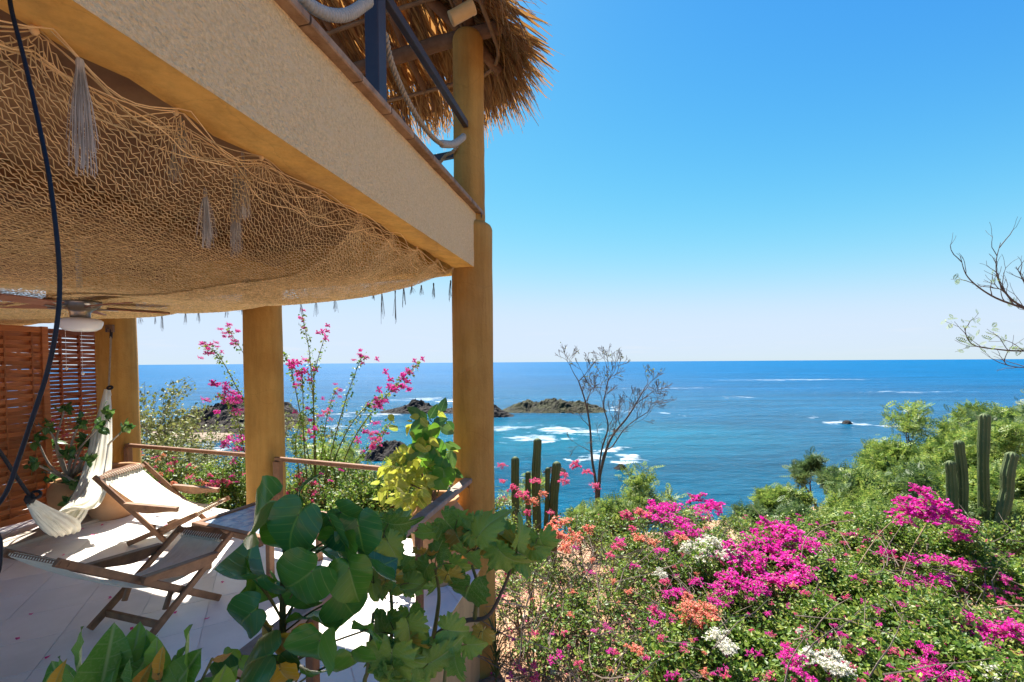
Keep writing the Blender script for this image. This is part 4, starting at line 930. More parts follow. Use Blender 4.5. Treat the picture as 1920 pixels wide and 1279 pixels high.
BR = (np.array([[0,0,0],[-.45,.45,.15],[0,1,.05],[.45,.45,.15]]), np.array([[0,3,2,1]]))
def cluster_mesh(ns, nb_, loose):
    mb = MB(); P3, D3, LP, LD = [], [], [], []
    for j in range(ns):
        an = j/ns*6.28+random.uniform(-.5, .5); el_ = random.uniform(-.1, 1.3); d = np.array([math.cos(an)*math.cos(el_), math.sin(an)*math.cos(el_), math.sin(el_)]); Ls = random.uniform(.65, 1.25)
        pts = [np.array([0, 0, -.25])]
        for i in range(6): d = d+np.array([0, 0, -.16])+rng.normal(size=3)*.12; d /= np.linalg.norm(d); pts.append(pts[-1]+d*Ls/6)
        c = spline(pts, 3); mb.tube(c, .018, 3, 1, cap=False); m = len(c)
        for k in range(nb_):
            t = random.random()**.55; p = c[int(t*(m-1))]+rng.normal(size=3)*(.07+loose*.07)
            dd = rng.normal(size=3); dd /= np.linalg.norm(dd)
            for q in range(3): P3.append(p); D3.append(dd*.5+rng.normal(size=3)*.75)
        for k in range(4):
            p = c[int(random.random()*(m-1))]+rng.normal(size=3)*.07; LP.append(p); LD.append(rng.normal(size=3))
    n = len(P3); mb.inst(BR[0], BR[1], np.array(P3), rotmats(np.array(D3))*.20*rng.uniform(.6, 1.25, n)[:, None, None])
    mb.inst(LEAF[0], LEAF[1], np.array(LP), rotmats(np.array(LD))*.26, 2); return mb
CL = {}
for cn in ('magenta', 'pink', 'coral', 'white'):
    CL[cn] = []
    for k in range(5):
        me = cluster_mesh((6,7,5,8,6)[k], (15,14,16,10,11)[k], k*.25).mesh('flower_cluster'); [me.materials.append(x) for x in (M[cn], M['stem'], M['bougleaf'])]; CL[cn].append(me)
def flower(parent, p, r, colr, sq=1.0):
    iv = loc_parent(parent); 
    return put('flower_cluster', random.choice(CL[colr]), parent, kind='stuff', M=Matrix.Translation(iv @ Vector(p)) @ Matrix.Rotation(random.uniform(0, 6.28), 4, 'Z') @ Matrix.Diagonal((r*random.uniform(.85,1.25), r*random.uniform(.85,1.25), r*sq*random.uniform(.8,1.1), 1)))

# ------------------------------------------------------------------ bougainvillea field
bushes = []
def bush(label, x, y, ztop, rad, nleaf, leafs=.045, mt='bougleaf', depth=4, name='bougainvillea', cat='shrub', bark='bark', group=None, nst=6, flat=1.0, spread=.55, sink=0, tmpl=LEAF):
    zb_ = g1(x, y); hgt = max(.4, ztop-zb_); r = thing(name, label, cat, (x, y, zb_-sink), group=group)
    mb, segs, tips = MB(), [], []
    for k in range(nst):
        an = k/nst*6.28+random.uniform(-.4, .4); tilt = random.uniform(.15, .55)*rad/max(hgt, .5)*1.6
        d = Vector((math.cos(an)*tilt, math.sin(an)*tilt, 1)); L = hgt*.36
        branches(mb, (math.cos(an)*.05, math.sin(an)*.05, -.05), d, L, .013+.006*hgt, depth, spread, .06, .13, 4, .70, (2, 3), tips, segs, 5, .0024)
    mb.build('stems', M[bark], r, smooth=True, kind='stuff')
    lm = MB(); leafy(lm, segs, int(nleaf*.72), leafs, tmpl, flat=flat, jit=.045); leafy(lm, segs, int(nleaf*.30), leafs*.62, tmpl, flat=flat*.5, jit=.06); lm.build('foliage', M[mt], r, kind='stuff')
    bushes.append((r, x, y, ztop, rad)); return r
field = [  # px, py of the crown top, depth, radius, leaves, label
 (1010, 1010, 5.2, .6, 2600, 'sparse twiggy bougainvillea with coral blooms right of the front column'),
 (1100, 960, 7.4, .7, 4200, 'thin leafed bougainvillea with pale coral tips below the leafless tree'),
 (1190, 990, 6.0, .75, 5000, 'bougainvillea with small mixed pink blooms left of the white flowered one'),
 (1120, 1110, 4.3, .55, 1900, 'half bare bougainvillea over the dry soil at the bottom centre'),
 (1275, 950, 5.9, .7, 4200, 'bougainvillea whose two magenta heads stand against the sea'),
 (1330, 1020, 4.7, .75, 6500, 'bougainvillea carrying the broad white flower head among magenta'),
 (1440, 1000, 4.9, .85, 8500, 'dense bougainvillea with the largest magenta mass in the middle of the slope'),
 (1300, 1130, 3.8, .55, 4600, 'bougainvillea with the full salmon flower head low on the slope'),
 (1540, 1030, 4.7, .85, 9000, 'green bougainvillea with few blooms right of the largest magenta mass'),
 (1640, 980, 5.4, .9, 9000, 'leafy bougainvillea with pale bare canes crossing it'),
 (1745, 950, 5.0, .8, 8000, 'bougainvillea with the tall magenta head in front of the right cacti'),
 (1860, 1030, 4.4, .9, 9500, 'bougainvillea at the right edge below the cacti'),
 (1440, 1170, 3.3, .55, 6500, 'low green bougainvillea with a white spray at the bottom of the slope'),
 (1600, 1150, 3.4, .65, 8500, 'thick green bougainvillea with hardly a bloom at the bottom right'),
 (1780, 1150, 3.2, .65, 8500, 'bougainvillea with trailing magenta sprays at the bottom right corner'),
 (1230, 1200, 3.6, .40, 1500, 'small scraggy bougainvillea with fallen petals at the bottom centre'),
 (1920, 1150, 3.3, .6, 5500, 'bougainvillea cut by the right border near the bottom corner'),
 (1400, 960, 8.2, .9, 6000, 'green bougainvillea thicket at the cliff edge behind the magenta mass'),
 (1580, 960, 7.5, 1.0, 7500, 'green bougainvillea thicket below the small dark tree'),
 (960, 960, 7.4, .55, 2600, 'pink flecked bougainvillea behind the left cacti'),
]
for px, py, Yd, rad, nl, lab in field:
    p = P(px, py, Yd); bush(lab, p.x, p.y, p.z, rad, int(nl*(.40 if px < 1250 else .9)), .046 if Yd < 6 else .055, group='bougainvilleas on the slope below the terrace')
extra = 0
for px, py, Yd, rad, nl in ((1150,1040,5.0,.5,3000),(1210,1060,4.6,.5,4200),(1380,1120,3.9,.6,6500),(1500,1110,3.9,.65,7500),(1690,1080,4.0,.7,8000),(1330,1200,3.2,.4,4200),(1520,1220,2.9,.45,6500),(1680,1220,2.9,.5,7500),(1850,1230,2.8,.5,7500),(1620,1060,4.2,.7,7000),(1260,1010,5.4,.55,4200),(1060,1060,5.2,.5,2200),(1480,960,6.6,.8,6500),(1660,960,6.6,.9,6500),(1750,1010,5.6,.8,6500),(1850,960,5.8,.8,6500),(1320,985,7.0,.8,5000),(1180,950,8.6,.7,4500)):
    p = P(px, py, Yd); extra += 1
    where = ['by the bare soil','left of the white flowered one','under the white flower head','below the largest magenta mass','under the bare canes','left of the lowest white spray','at the bottom edge','in the bottom right','in the bottom right corner','behind the bare canes','below the twin magenta heads','near the coral flowered one','behind the largest magenta mass','behind the tall magenta head','beside the tall magenta head','at the foot of the right cacti','at the cliff edge below the sea','right of the leafless tree'][extra-1]
    bush('low green bougainvillea with hardly a bloom '+where, p.x, p.y, p.z, rad, int(nl*(.30 if px < 1250 else .8)), .046, group='bougainvilleas on the slope below the terrace')
fb = list(bushes)
def nearest(p): return min(fb, key=lambda b: (b[1]-p.x)**2+(b[2]-p.y)**2)[0]
mag = [(1255,950,34),(1235,965,24),(1310,945,36),(1325,965,28),(1290,985,26),(1242,985,20),(1305,1000,22),(1275,975,18),(1420,1000,36),(1455,990,36),(1480,1012,40),(1445,1030,40),(1490,1045,36),(1420,1050,36),(1385,1045,28),(1465,1075,36),(1375,1075,30),(1400,1098,24),(1365,1100,22),(1430,1095,28),(1500,1075,24),(1520,1020,18),(1405,1025,24),
 (1740,948,44),(1710,938,30),(1722,912,20),(1705,960,24),(1765,960,26),(1795,970,22),(1820,985,26),(1805,998,20),(1662,1036,16),(1790,1062,26),(1830,1058,22),(1742,1078,26),(1705,1092,18),(1765,1085,16),(1845,1172,30),(1880,1182,32),(1905,1195,26),(1810,1170,22),(1795,1162,14),(1745,1228,24),(1760,1248,24),(1728,1258,20),(1735,1215,14),
 (1492,1236,20),(1512,1252,22),(1480,1212,14),(1470,1225,10),(1275,1100,20),(1310,1088,18),(1250,1108,14),(1340,1125,14),(1190,1060,10),(1240,1030,14),(1560,1050,9),(1600,1080,8),(1625,1010,9),(1690,1130,9),(1580,1190,9),(1850,1100,9),(1890,1080,12),(1650,1170,8),(1440,1150,9),(1240,1150,12),(1225,1165,12),(1160,1010,12),(1350,1040,14),(1540,1000,10),(1600,1000,9),(1590,960,8)]
whi = [(1290,1030,20),(1333,1042,22),(1240,1078,10),(1350,1200,20),(1362,1218,14),(1555,1240,26),(1585,1245,14),(1890,1265,20),(1500,1180,8),(1300,1022,22),(1320,1030,28),(1345,1028,26),(1362,1040,20),(1378,1035,12),(1236,1070,15),(1343,1190,18),(1352,1208,16),(1370,1212,12),(1560,1232,24),(1545,1250,20),(1575,1250,16),(1895,1272,22)]
cor = [(1055,985,26),(1045,1003,22),(1068,1012,22),(1060,1028,16),(1100,990,14),(1275,1008,16),(1300,1132,26),(1320,1142,24),(1295,1152,22),(1325,1160,22),(1340,1148,14),(1190,1212,14),(1205,1222,10),(1320,1260,10),(1200,960,12),(1215,965,12),(1200,1010,16),(1225,1015,12),(1290,1115,12),(1180,1110,9),(1110,1050,8),(1150,1090,8),(1070,1150,8),(1000,940,14),(1020,925,10),(1490,1100,10)]
pin = [(1178,965,14),(1200,958,12),(1185,990,10),(1080,870,14),(1100,880,10),(1060,890,10),(1115,910,10),(1060,905,10),(945,935,10),(990,960,10),(935,1055,22),(940,1040,14),(1160,1022,14),(1145,1040,10),(940,870,9),(945,900,8),(1250,1090,12),(1225,1145,14),(1000,1250,8),(1240,1195,10),(1510,1110,8),(1700,1050,8),(1880,1130,9),(1560,1120,7),(960,915,12),(980,925,16),(1010,900,12),(1030,960,8)]
for lst, cn in ((mag, 'magenta'), (whi, 'white'), (cor, 'coral'), (pin, 'pink')):
    for px, py, r in lst:
        Yd = 1750/(py-679) if py > 900 else 7.6
        if px > 1690 and py < 1010: Yd = 4.7
        if px < 1130 and py < 960: Yd = 7.4
        p = P(px, py, Yd-.25); k = 2 if r > 18 else 1
        for _ in range(k+1):
            rr_ = r/FPX*Yd; j = Vector((random.gauss(0,.45), random.gauss(0,.45), random.gauss(0,.3)))*rr_*(1 if k > 1 else .5)
            flower(nearest(p), p+j, rr_*(.70 if k > 1 else .85), cn, .8)
# scattered single bracts and small sprigs over the field
for k in range(420):
    px = random.uniform(940, 1915); py = random.uniform(960, 1275); Yd = 1750/(py-679)-.15; p = P(px, py, Yd)
    if random.random() < (.45 if px < 1250 else 1): flower(nearest(p), p, random.uniform(.018, .04), random.choice(['magenta','magenta','pink','coral' if px < 1350 else 'magenta','pink']), .9)
# pale bare canes crossing the field
for q, cn_ in enumerate((((1565,1130,4.2),(1600,1060,4.4),(1650,1000,4.6),(1700,940,4.8)), ((1660,1120,4.2),(1700,1040,4.4),(1735,985,4.6)), ((1000,1150,4.5),(1040,1050,4.8),(1075,990,5))), ):
    pass
canes = thing('bare_cane', 'pale bare arching canes rising from the leafy slope toward the right cacti', 'cane', P(1600, 1120, 4.3)); iv = loc_parent(canes)
for cn_ in (((1560,1150,4.1),(1600,1075,4.3),(1650,1000,4.6),(1690,965,4.8)), ((1680,1110,4.1),(1705,1040,4.3),(1735,985,4.5)), ((1500,1075,4.4),(1510,1010,4.6),(1545,985,4.8),(1600,975,5))):
    MB().tube(spline([iv @ P(*q) for q in cn_], 5), .0048, 6).build('cane', M['batten'], canes, smooth=True)

# ------------------------------------------------------------------ tall canes between the columns
tc_ = P(590, 950, 6.4); tz = g1(tc_.x, tc_.y)
tb1 = thing('bougainvillea', 'tall bougainvillea with long upright canes and magenta tips behind the seaward railing', 'shrub', (tc_.x, tc_.y, tz), group='bougainvilleas seaward of the terrace'); iv = loc_parent(tb1)
def cane(parent, iv, pts, r0, leaves, lsize, flowers_, mt='bougleaf', colr='magenta', stemmat='stem'):
    c = spline([iv @ P(*q) for q in pts], 10); m = len(c); mb = MB(); mb.tube(c, np.linspace(r0, r0*.3, m), 6); mb.build('cane', M[stemmat], parent, smooth=True)
    lm = MB(); segs = [(c[i], c[i+1]) for i in range(m//6, m-1)]; leafy(lm, segs, leaves, lsize, flat=.2, droop=.8, jit=.03); lm.build('foliage', M[mt], parent, kind='stuff')
    for t, n, r in flowers_:
        for k in range(n):
            p = c[int(t*(m-1))]+rng.normal(size=3)*r*1.1
            put('flower_cluster', random.choice(CL[colr]), parent, Matrix.Translation(Vector(p)) @ Matrix.Diagonal((r*.8, r*.8, r*.85, 1)), kind='stuff')
cl_ = [
 ([(590,960,6.4),(592,850,6.4),(587,750,6.35),(580,660,6.3),(566,590,6.3)], 230, [(1,3,.05),(.93,3,.045)]),
 ([(590,900,6.4),(588,740,6.4),(592,690,6.4),(610,628,6.4)], 80, [(1,5,.07)]),
 ([(600,940,6.3),(628,820,6.3),(655,730,6.3),(680,665,6.3)], 170, [(1,5,.06),(.95,3,.05)]),
 ([(610,950,6.3),(660,830,6.3),(700,770,6.2),(745,720,6.2),(785,680,6.2)], 230, [(1,4,.06),(.82,9,.09),(.75,6,.08)]),
 ([(600,950,6.5),(575,840,6.5),(560,760,6.5),(545,690,6.5),(530,660,6.5)], 200, [(.62,3,.05),(.3,3,.06)]),
 ([(580,940,6.3),(570,830,6.3),(568,740,6.3),(565,690,6.3)], 150, [(1,8,.09),(.9,5,.08)]),
 ([(595,930,6.6),(610,800,6.6),(628,730,6.6)], 90, [(1,4,.05),(.85,3,.05)]),
 ([(600,930,6.2),(650,810,6.1),(690,760,6.1),(712,745,6.1)], 160, [(1,8,.08),(.7,3,.06)]),
 ([(640,960,6.4),(660,880,6.4),(700,830,6.4),(735,790,6.4)], 200, [(.7,8,.09),(.9,3,.05)]),
 ([(570,950,6.1),(560,880,6.1),(555,820,6.1),(575,770,6.1)], 160, [(1,3,.06)]),
 ([(600,960,6.0),(630,900,6.0),(610,850,6.0),(600,800,6.0)], 160, [(1,4,.06)]),
]
for pts, nl, fl in cl_: cane(tb1, iv, pts, .011, nl, .05, fl)
for px, py, r, cn in ((705,828,.10,'pink'),(695,812,.06,'pink'),(570,900,.07,'pink'),(560,890,.06,'pink'),(590,905,.05,'pink'),(600,915,.05,'pink'),(640,880,.05,'magenta'),(680,845,.05,'magenta'),(612,770,.06,'pink'),(620,785,.05,'pink')): flower(tb1, P(px, py, 6.1), r, cn)
tc2 = P(450, 950, 7.0); tb2 = thing('bougainvillea', 'bougainvillea with arching magenta canes left of the middle column', 'shrub', (tc2.x, tc2.y, g1(tc2.x, tc2.y)), group='bougainvilleas seaward of the terrace'); iv2 = loc_parent(tb2)
for pts, nl, fl in (([(480,950,7),(478,800,6.9),(440,720,6.8),(412,670,6.8),(384,646,6.8)], 200, [(1,5,.06),(.94,5,.06),(.8,2,.05)]), ([(500,930,7),(495,780,7),(470,690,7),(428,616,7)], 160, [(1,5,.06),(.95,5,.06),(.9,5,.06)]), ([(470,960,6.6),(460,860,6.6),(445,790,6.6),(425,750,6.6),(410,742,6.6)], 120, [(1,6,.09),(.9,6,.09),(.8,6,.08),(.7,4,.07)]), ([(480,960,6.6),(470,900,6.6),(440,830,6.6)], 100, [(1,7,.09),(.92,4,.08)])): cane(tb2, iv2, pts, .011, nl, .05, fl)
for px, py, r, cn in ((402,908,.13,'pink'),(385,905,.08,'coral'),(420,900,.07,'pink'),(430,905,.05,'pink'),(395,890,.05,'pink')): flower(tb2, P(px, py, 6.0), r, cn)
# bushes seaward of the railing
sb = [(250, 850, 6.9, .6, 3600, 'scrub', 'pale green scrub just right of the back column'), (345, 870, 6.6, .6, 4200, 'bougleaf', 'green scrub under the middle of the left railing'), (450, 885, 6.4, .5, 3600, 'bougleaf', 'green scrub hard against the middle column'), (600, 920, 6.0, .5, 5000, 'bougleaf', 'low dense shrub at the foot of the tall canes'), (670, 925, 5.8, .5, 5000, 'feather_dark', 'low dark shrub behind the clay pot'), (740, 900, 5.7, .5, 5000, 'bougleaf', 'low bright shrub behind the clay pot'), (300, 845, 7.4, .75, 3400, 'scrub', 'twiggy scrub with small pink blooms beyond the left railing'), (395, 880, 6.9, .6, 3200, 'bougleaf', 'leafy scrub with pink blooms beyond the left railing beside the middle column'),
      (570, 905, 6.4, .5, 3200, 'bougleaf', 'green bougainvillea base just right of the middle column'), (640, 890, 6.7, .6, 4600, 'feather_dark', 'dark green shrub beyond the rail between middle and front columns'), (710, 880, 6.2, .6, 5200, 'bougleaf', 'dense green shrub behind the yellow green potted plant'), (800, 870, 6.6, .6, 3600, 'bougleaf', 'green shrub between the clay pot and the front column')]
for px, py, Yd, rad, nl, mt_, lab in sb:
    p = P(px, py-28, Yd); b = bush(lab, p.x, p.y, p.z, rad*1.1, int(nl*2.6), .05, mt_, group='bushes seaward of the terrace')
    for k in range(15):
        q = P(px+random.gauss(0, 40), py+random.uniform(-5, 60), Yd-.3); flower(b, q, random.uniform(.025, .055), random.choice(['pink','coral','pink','magenta']))
# grass tuft
gp = P(410, 950, 6.4); a = MB(); gz = g1(gp.x, gp.y)
for k in range(500):
    b0 = Vector((random.gauss(0,.35), random.gauss(0,.15), 0)); tip = b0+Vector((random.gauss(0,.12), random.gauss(0,.12), random.uniform(.3,.8)*1.6)); a.tube([b0, (b0+tip)/2+Vector((random.gauss(0,.02),0,.05)), tip], [.006,.004,.0008], 3, cap=False)
o = a.build('grass_tuft', M['grass'], kind='stuff'); o.location = (gp.x, gp.y, gz); tag(o, 'tuft of yellow green grass under the left railing', 'grass')

# ------------------------------------------------------------------ trees
def tree(name, label, base, hgt, tipsn, mt, nleaf, lsize, depth=4, spread=.7, tmpl=PIN, bark='bark', r=.05, trunks=1, group=None, lean=(0,0), flat=.6, upb=.15, ratio=.75, jit=.06, first=.36):
    t = thing(name, label, 'tree', base, group=group); mb, segs, tips = MB(), [], []
    for k in range(trunks):
        d = Vector((lean[0]+random.gauss(0, .12*trunks), lean[1]+random.gauss(0, .12*trunks), 1)); branches(mb, (random.gauss(0,.03*trunks), random.gauss(0,.03*trunks), -.1), d, hgt*first, r, depth, spread, upb, .10, 5, ratio, (2, 3), tips, segs, 7, .003)
    mb.build('trunk', M[bark], t, smooth=True)
    if nleaf:
        lm = MB(); leafy(lm, segs, nleaf, lsize, tmpl, flat=flat, jit=jit, droop=.1); lm.build('crown', M[mt], t, kind='stuff')
    return t
def ground_at(px, py, Yd): p = P(px, py, Yd); return Vector((p.x, p.y, g1(p.x, p.y))), p.z
def tree_at(px, py, Yd, name, label, **kw):
    b, zt_ = ground_at(px, py, Yd); return tree(name, label, b, zt_-b.z, 0, base_kw(kw), **kw)
def base_kw(kw): return kw.pop('mt')
hill = [ # px, py top, depth, leaves, size, material, label
 (1700, 748, 11.5, 150, .26, 'feather', 'tallest thin tree rising above the right hand thicket'),
 (1740, 800, 10.5, 1300, .26, 'feather', 'light green feathery tree left of the right cacti'),
 (1810, 765, 12.0, 1500, .28, 'feather', 'bright green feathery tree behind the right cacti'),
 (1890, 755, 11.0, 1500, .26, 'feather', 'feathery tree at the right border behind the cacti'),
 (1650, 840, 11.0, 1300, .26, 'feather', 'rounded green tree stepping down the right hand slope'),
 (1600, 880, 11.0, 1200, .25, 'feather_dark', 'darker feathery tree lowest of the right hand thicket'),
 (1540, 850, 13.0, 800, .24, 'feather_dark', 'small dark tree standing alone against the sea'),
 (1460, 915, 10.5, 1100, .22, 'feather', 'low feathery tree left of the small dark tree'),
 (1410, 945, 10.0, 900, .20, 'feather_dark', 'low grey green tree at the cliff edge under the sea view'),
 (1790, 880, 8.0, 1300, .22, 'feather', 'leafy undergrowth tree around the foot of the right cacti'),
 (1880, 860, 7.6, 1300, .22, 'feather', 'leafy undergrowth tree right of the right cacti'),
 (1700, 880, 9.0, 1300, .22, 'feather', 'leafy undergrowth tree left of the right cacti'),
 (1620, 940, 8.6, 1100, .20, 'feather', 'leafy undergrowth tree below the lowest of the right hand thicket'),
]
for px, py, Yd, nl, ls, mt_, lab in hill:
    b, zt_ = ground_at(px, py, Yd); alone = 'alone' in lab
    tree('feathery_tree', lab, b, (zt_-b.z)*.93, 0, mt_, int(nl*(2.4 if not alone else .9)), ls, depth=4, spread=.72 if not (alone or 'thin' in lab) else .42, bark='barkdark', r=.05, trunks=1 if alone or 'thin' in lab else 2, group='feathery trees on the right hand slope')
for k, (px, py, Yd) in enumerate(((1500,940,9.0),(1560,920,9.5),(1610,900,9.0),(1660,880,8.4),(1720,860,8.2),(1760,830,9.4),(1840,800,9.0),(1900,775,8.4),(1935,715,9.5),(1580,960,7.6),(1650,940,7.2),(1720,930,6.9),(1800,920,7.0),(1870,900,6.8),(1745,820,12.5),(1790,745,13.5),(1850,735,13.5),(1640,855,12.5),(1690,820,11.0),(1600,885,11.5))):
    b, zt_ = ground_at(px, py, Yd); where = ['left end of the thicket','under the small dark tree','right of the small dark tree','below the lowest tree','left of the tall cactus','behind the shorter cactus stems','behind the tallest cactus stem','behind the curved cactus','cut by the right border','behind the bloomless bushes','behind the pale canes','left of the cactus feet','around the cactus feet','at the foot of the curved cactus','on the skyline beside the thin tree','on the skyline behind the cactus','on the skyline at the right','on the seaward slope','under the thin tree','lowest on the seaward side'][k]
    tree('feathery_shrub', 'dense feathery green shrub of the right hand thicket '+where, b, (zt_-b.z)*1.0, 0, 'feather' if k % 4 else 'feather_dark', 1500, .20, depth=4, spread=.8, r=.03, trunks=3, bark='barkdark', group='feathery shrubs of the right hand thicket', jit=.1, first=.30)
mid = [(1165, 905, 9.5, 420, .22, 'low feathery shrub at the foot of the leafless tree'), (1185, 862, 10.5, 260, .26, 'slim feathery sapling just right of the leafless tree'), (1235, 893, 10.5, 260, .24, 'slim feathery sapling standing against the water right of the leafless tree'), (1130, 925, 9, 420, .2, 'round green bush under the leafless tree'), (700, 775, 8.5, 800, .2, 'feathery green tree seen between the middle and front columns'), (760, 800, 7.6, 600, .2, 'feathery shrub just behind the dark leaved potted plant'), (980, 880, 10, 260, .2, 'thin feathery shrub behind the left cacti')]
for px, py, Yd, nl, ls, lab in mid:
    b, zt_ = ground_at(px, py, Yd); tree('feathery_shrub', lab, b, (zt_-b.z), 0, 'feather', int(nl*2.2), ls, depth=3, spread=.7, r=.025, trunks=3, group='feathery shrubs beyond the terrace')
# leafless tree
b, zt_ = ground_at(1118, 668, 10.5)
lt_ = thing('leafless_tree', 'leafless many branched tree standing against the sea in the middle of the view', 'tree', b); iv = loc_parent(lt_)
mb, segs, tips = MB(), [], []
for pts, r0 in (([(1118,925,10.5),(1110,860,10.5),(1106,800,10.5),(1098,755,10.4),(1085,715,10.3)], .035), ([(1120,925,10.5),(1135,850,10.5),(1150,815,10.6),(1178,780,10.7),(1205,735,10.8)], .04), ([(1122,900,10.5),(1128,845,10.6),(1140,800,10.4),(1132,760,10.4),(1140,715,10.3)], .025), ([(1128,870,10.5),(1150,835,10.4),(1175,800,10.3),(1215,772,10.2)], .02)):
    c = spline([Vector((random.uniform(-.06,.06), 0, -.1))]+[iv @ P(*q) for q in pts], 6); mb.tube(c, np.linspace(r0*1.2, r0*.4, len(c)), 7)
    m = len(c)
    for f in (.45, .6, .72, .82, .9, 1.0, 1.0):
        i = min(m-1, int(f*(m-1))); d = Vector(c[i]-c[i-2]).normalized()+Vector((random.gauss(0,.7), random.gauss(0,.4), .25))
        branches(mb, c[i], d, .32, r0*.34, 4 if f > .7 else 3, .5, .10, .16, 4, .74, (2, 3), tips, segs, 5, .0042)
mb.build('trunk', M['barkdark'], lt_, smooth=True)
lm = MB(); k = [s for s in segs if (s[0].z+b.z) > H-.55]; leafy(lm, k, 110, .06, flat=.2, jit=.02); lm.build('last_leaves', M['litter'] if 0 else M['scrub'], lt_, kind='stuff')
# flowering tree beyond the left railing
b, zt_ = ground_at(300, 672, 9.0)
lt2 = tree('scrub_tree', 'open yellow green tree in front of the cove beyond the left railing', b, (zt_-b.z)*1.0, 0, 'scrub', 3400, .085, depth=5, spread=.62, tmpl=LEAF, bark='bark', r=.07, trunks=2, jit=.05, first=.30, lean=(.05,0))
b, zt_ = ground_at(430, 740, 9.5)
tree('scrub_tree', 'smaller yellow green tree leaning over the cove beside the middle column', b, (zt_-b.z), 0, 'scrub', 1600, .08, depth=5, spread=.6, tmpl=LEAF, bark='bark', r=.05, trunks=2, jit=.05, first=.30)
b, zt_ = ground_at(200, 700, 9.5)
tree('scrub_tree', 'tree behind the woven screens', b, (zt_-b.z), 0, 'scrub', 1600, .09, depth=4, spread=.6, tmpl=LEAF, bark='bark', r=.06, trunks=2, jit=.05, first=.30)
# tree whose limbs reach in from the right border
b = Vector((8.6, 5.9, g1(8.6, 5.9)))
rt = thing('overhanging_tree', 'tree at the right border whose bare and sparsely leaved limbs reach into the sky', 'tree', b); iv = loc_parent(rt)
mb, segs, tips = MB(), [], []
mb.tube(spline([iv @ b-Vector((0,0,.2)), iv @ (b+Vector((.1,0,1.5))), iv @ P(2060, 640, 6.1), iv @ P(2080, 520, 6.2)], 6), np.linspace(.13, .06, 19), 9)
sg2 = []
for pts, r0, lv in (([(2062,640,6.1),(1990,600,6),(1920,578,6),(1860,555,6),(1815,520,6),(1800,480,6)], .022, 0), ([(1930,582,6),(1895,560,6),(1872,525,6),(1868,490,6),(1876,455,6)], .014, 0), ([(2062,650,6.1),(1980,652,6),(1920,658,6),(1870,655,6),(1822,645,6),(1806,610,6)], .02, 1), ([(1900,570,6),(1880,545,6),(1860,540,6)], .008, 0), ([(1960,590,6),(1930,545,6),(1905,500,6)], .013, 0), ([(2062,690,6.1),(1990,690,6),(1930,690,6),(1890,685,6),(1882,672,6)], .012, 0)):
    c = spline([iv @ P(*q) for q in pts], 7); m = len(c); mb.tube(c, np.linspace(r0, .003, m), 6)
    for f in np.linspace(.3, .95, 7):
        i = int(f*(m-1)); d = Vector(c[i]-c[i-1]).normalized()+Vector((random.gauss(0,.5), random.gauss(0,.4), random.uniform(-.1,.9)))
        branches(mb, c[i], d, random.uniform(.12, .3), .006, 1, .5, .1, .15, 4, .7, (2, 2), tips, sg2 if lv else segs, 5, .0022)
mb.build('limbs', M['barkdark'], rt, smooth=True)
lm = MB(); leafy(lm, sg2, 60, .10, PIN, flat=.6, jit=.05); leafy(lm, segs[:60], 14, .10, PIN, flat=.6, jit=.03); lm.build('leaves', M['feather'], rt, kind='stuff')

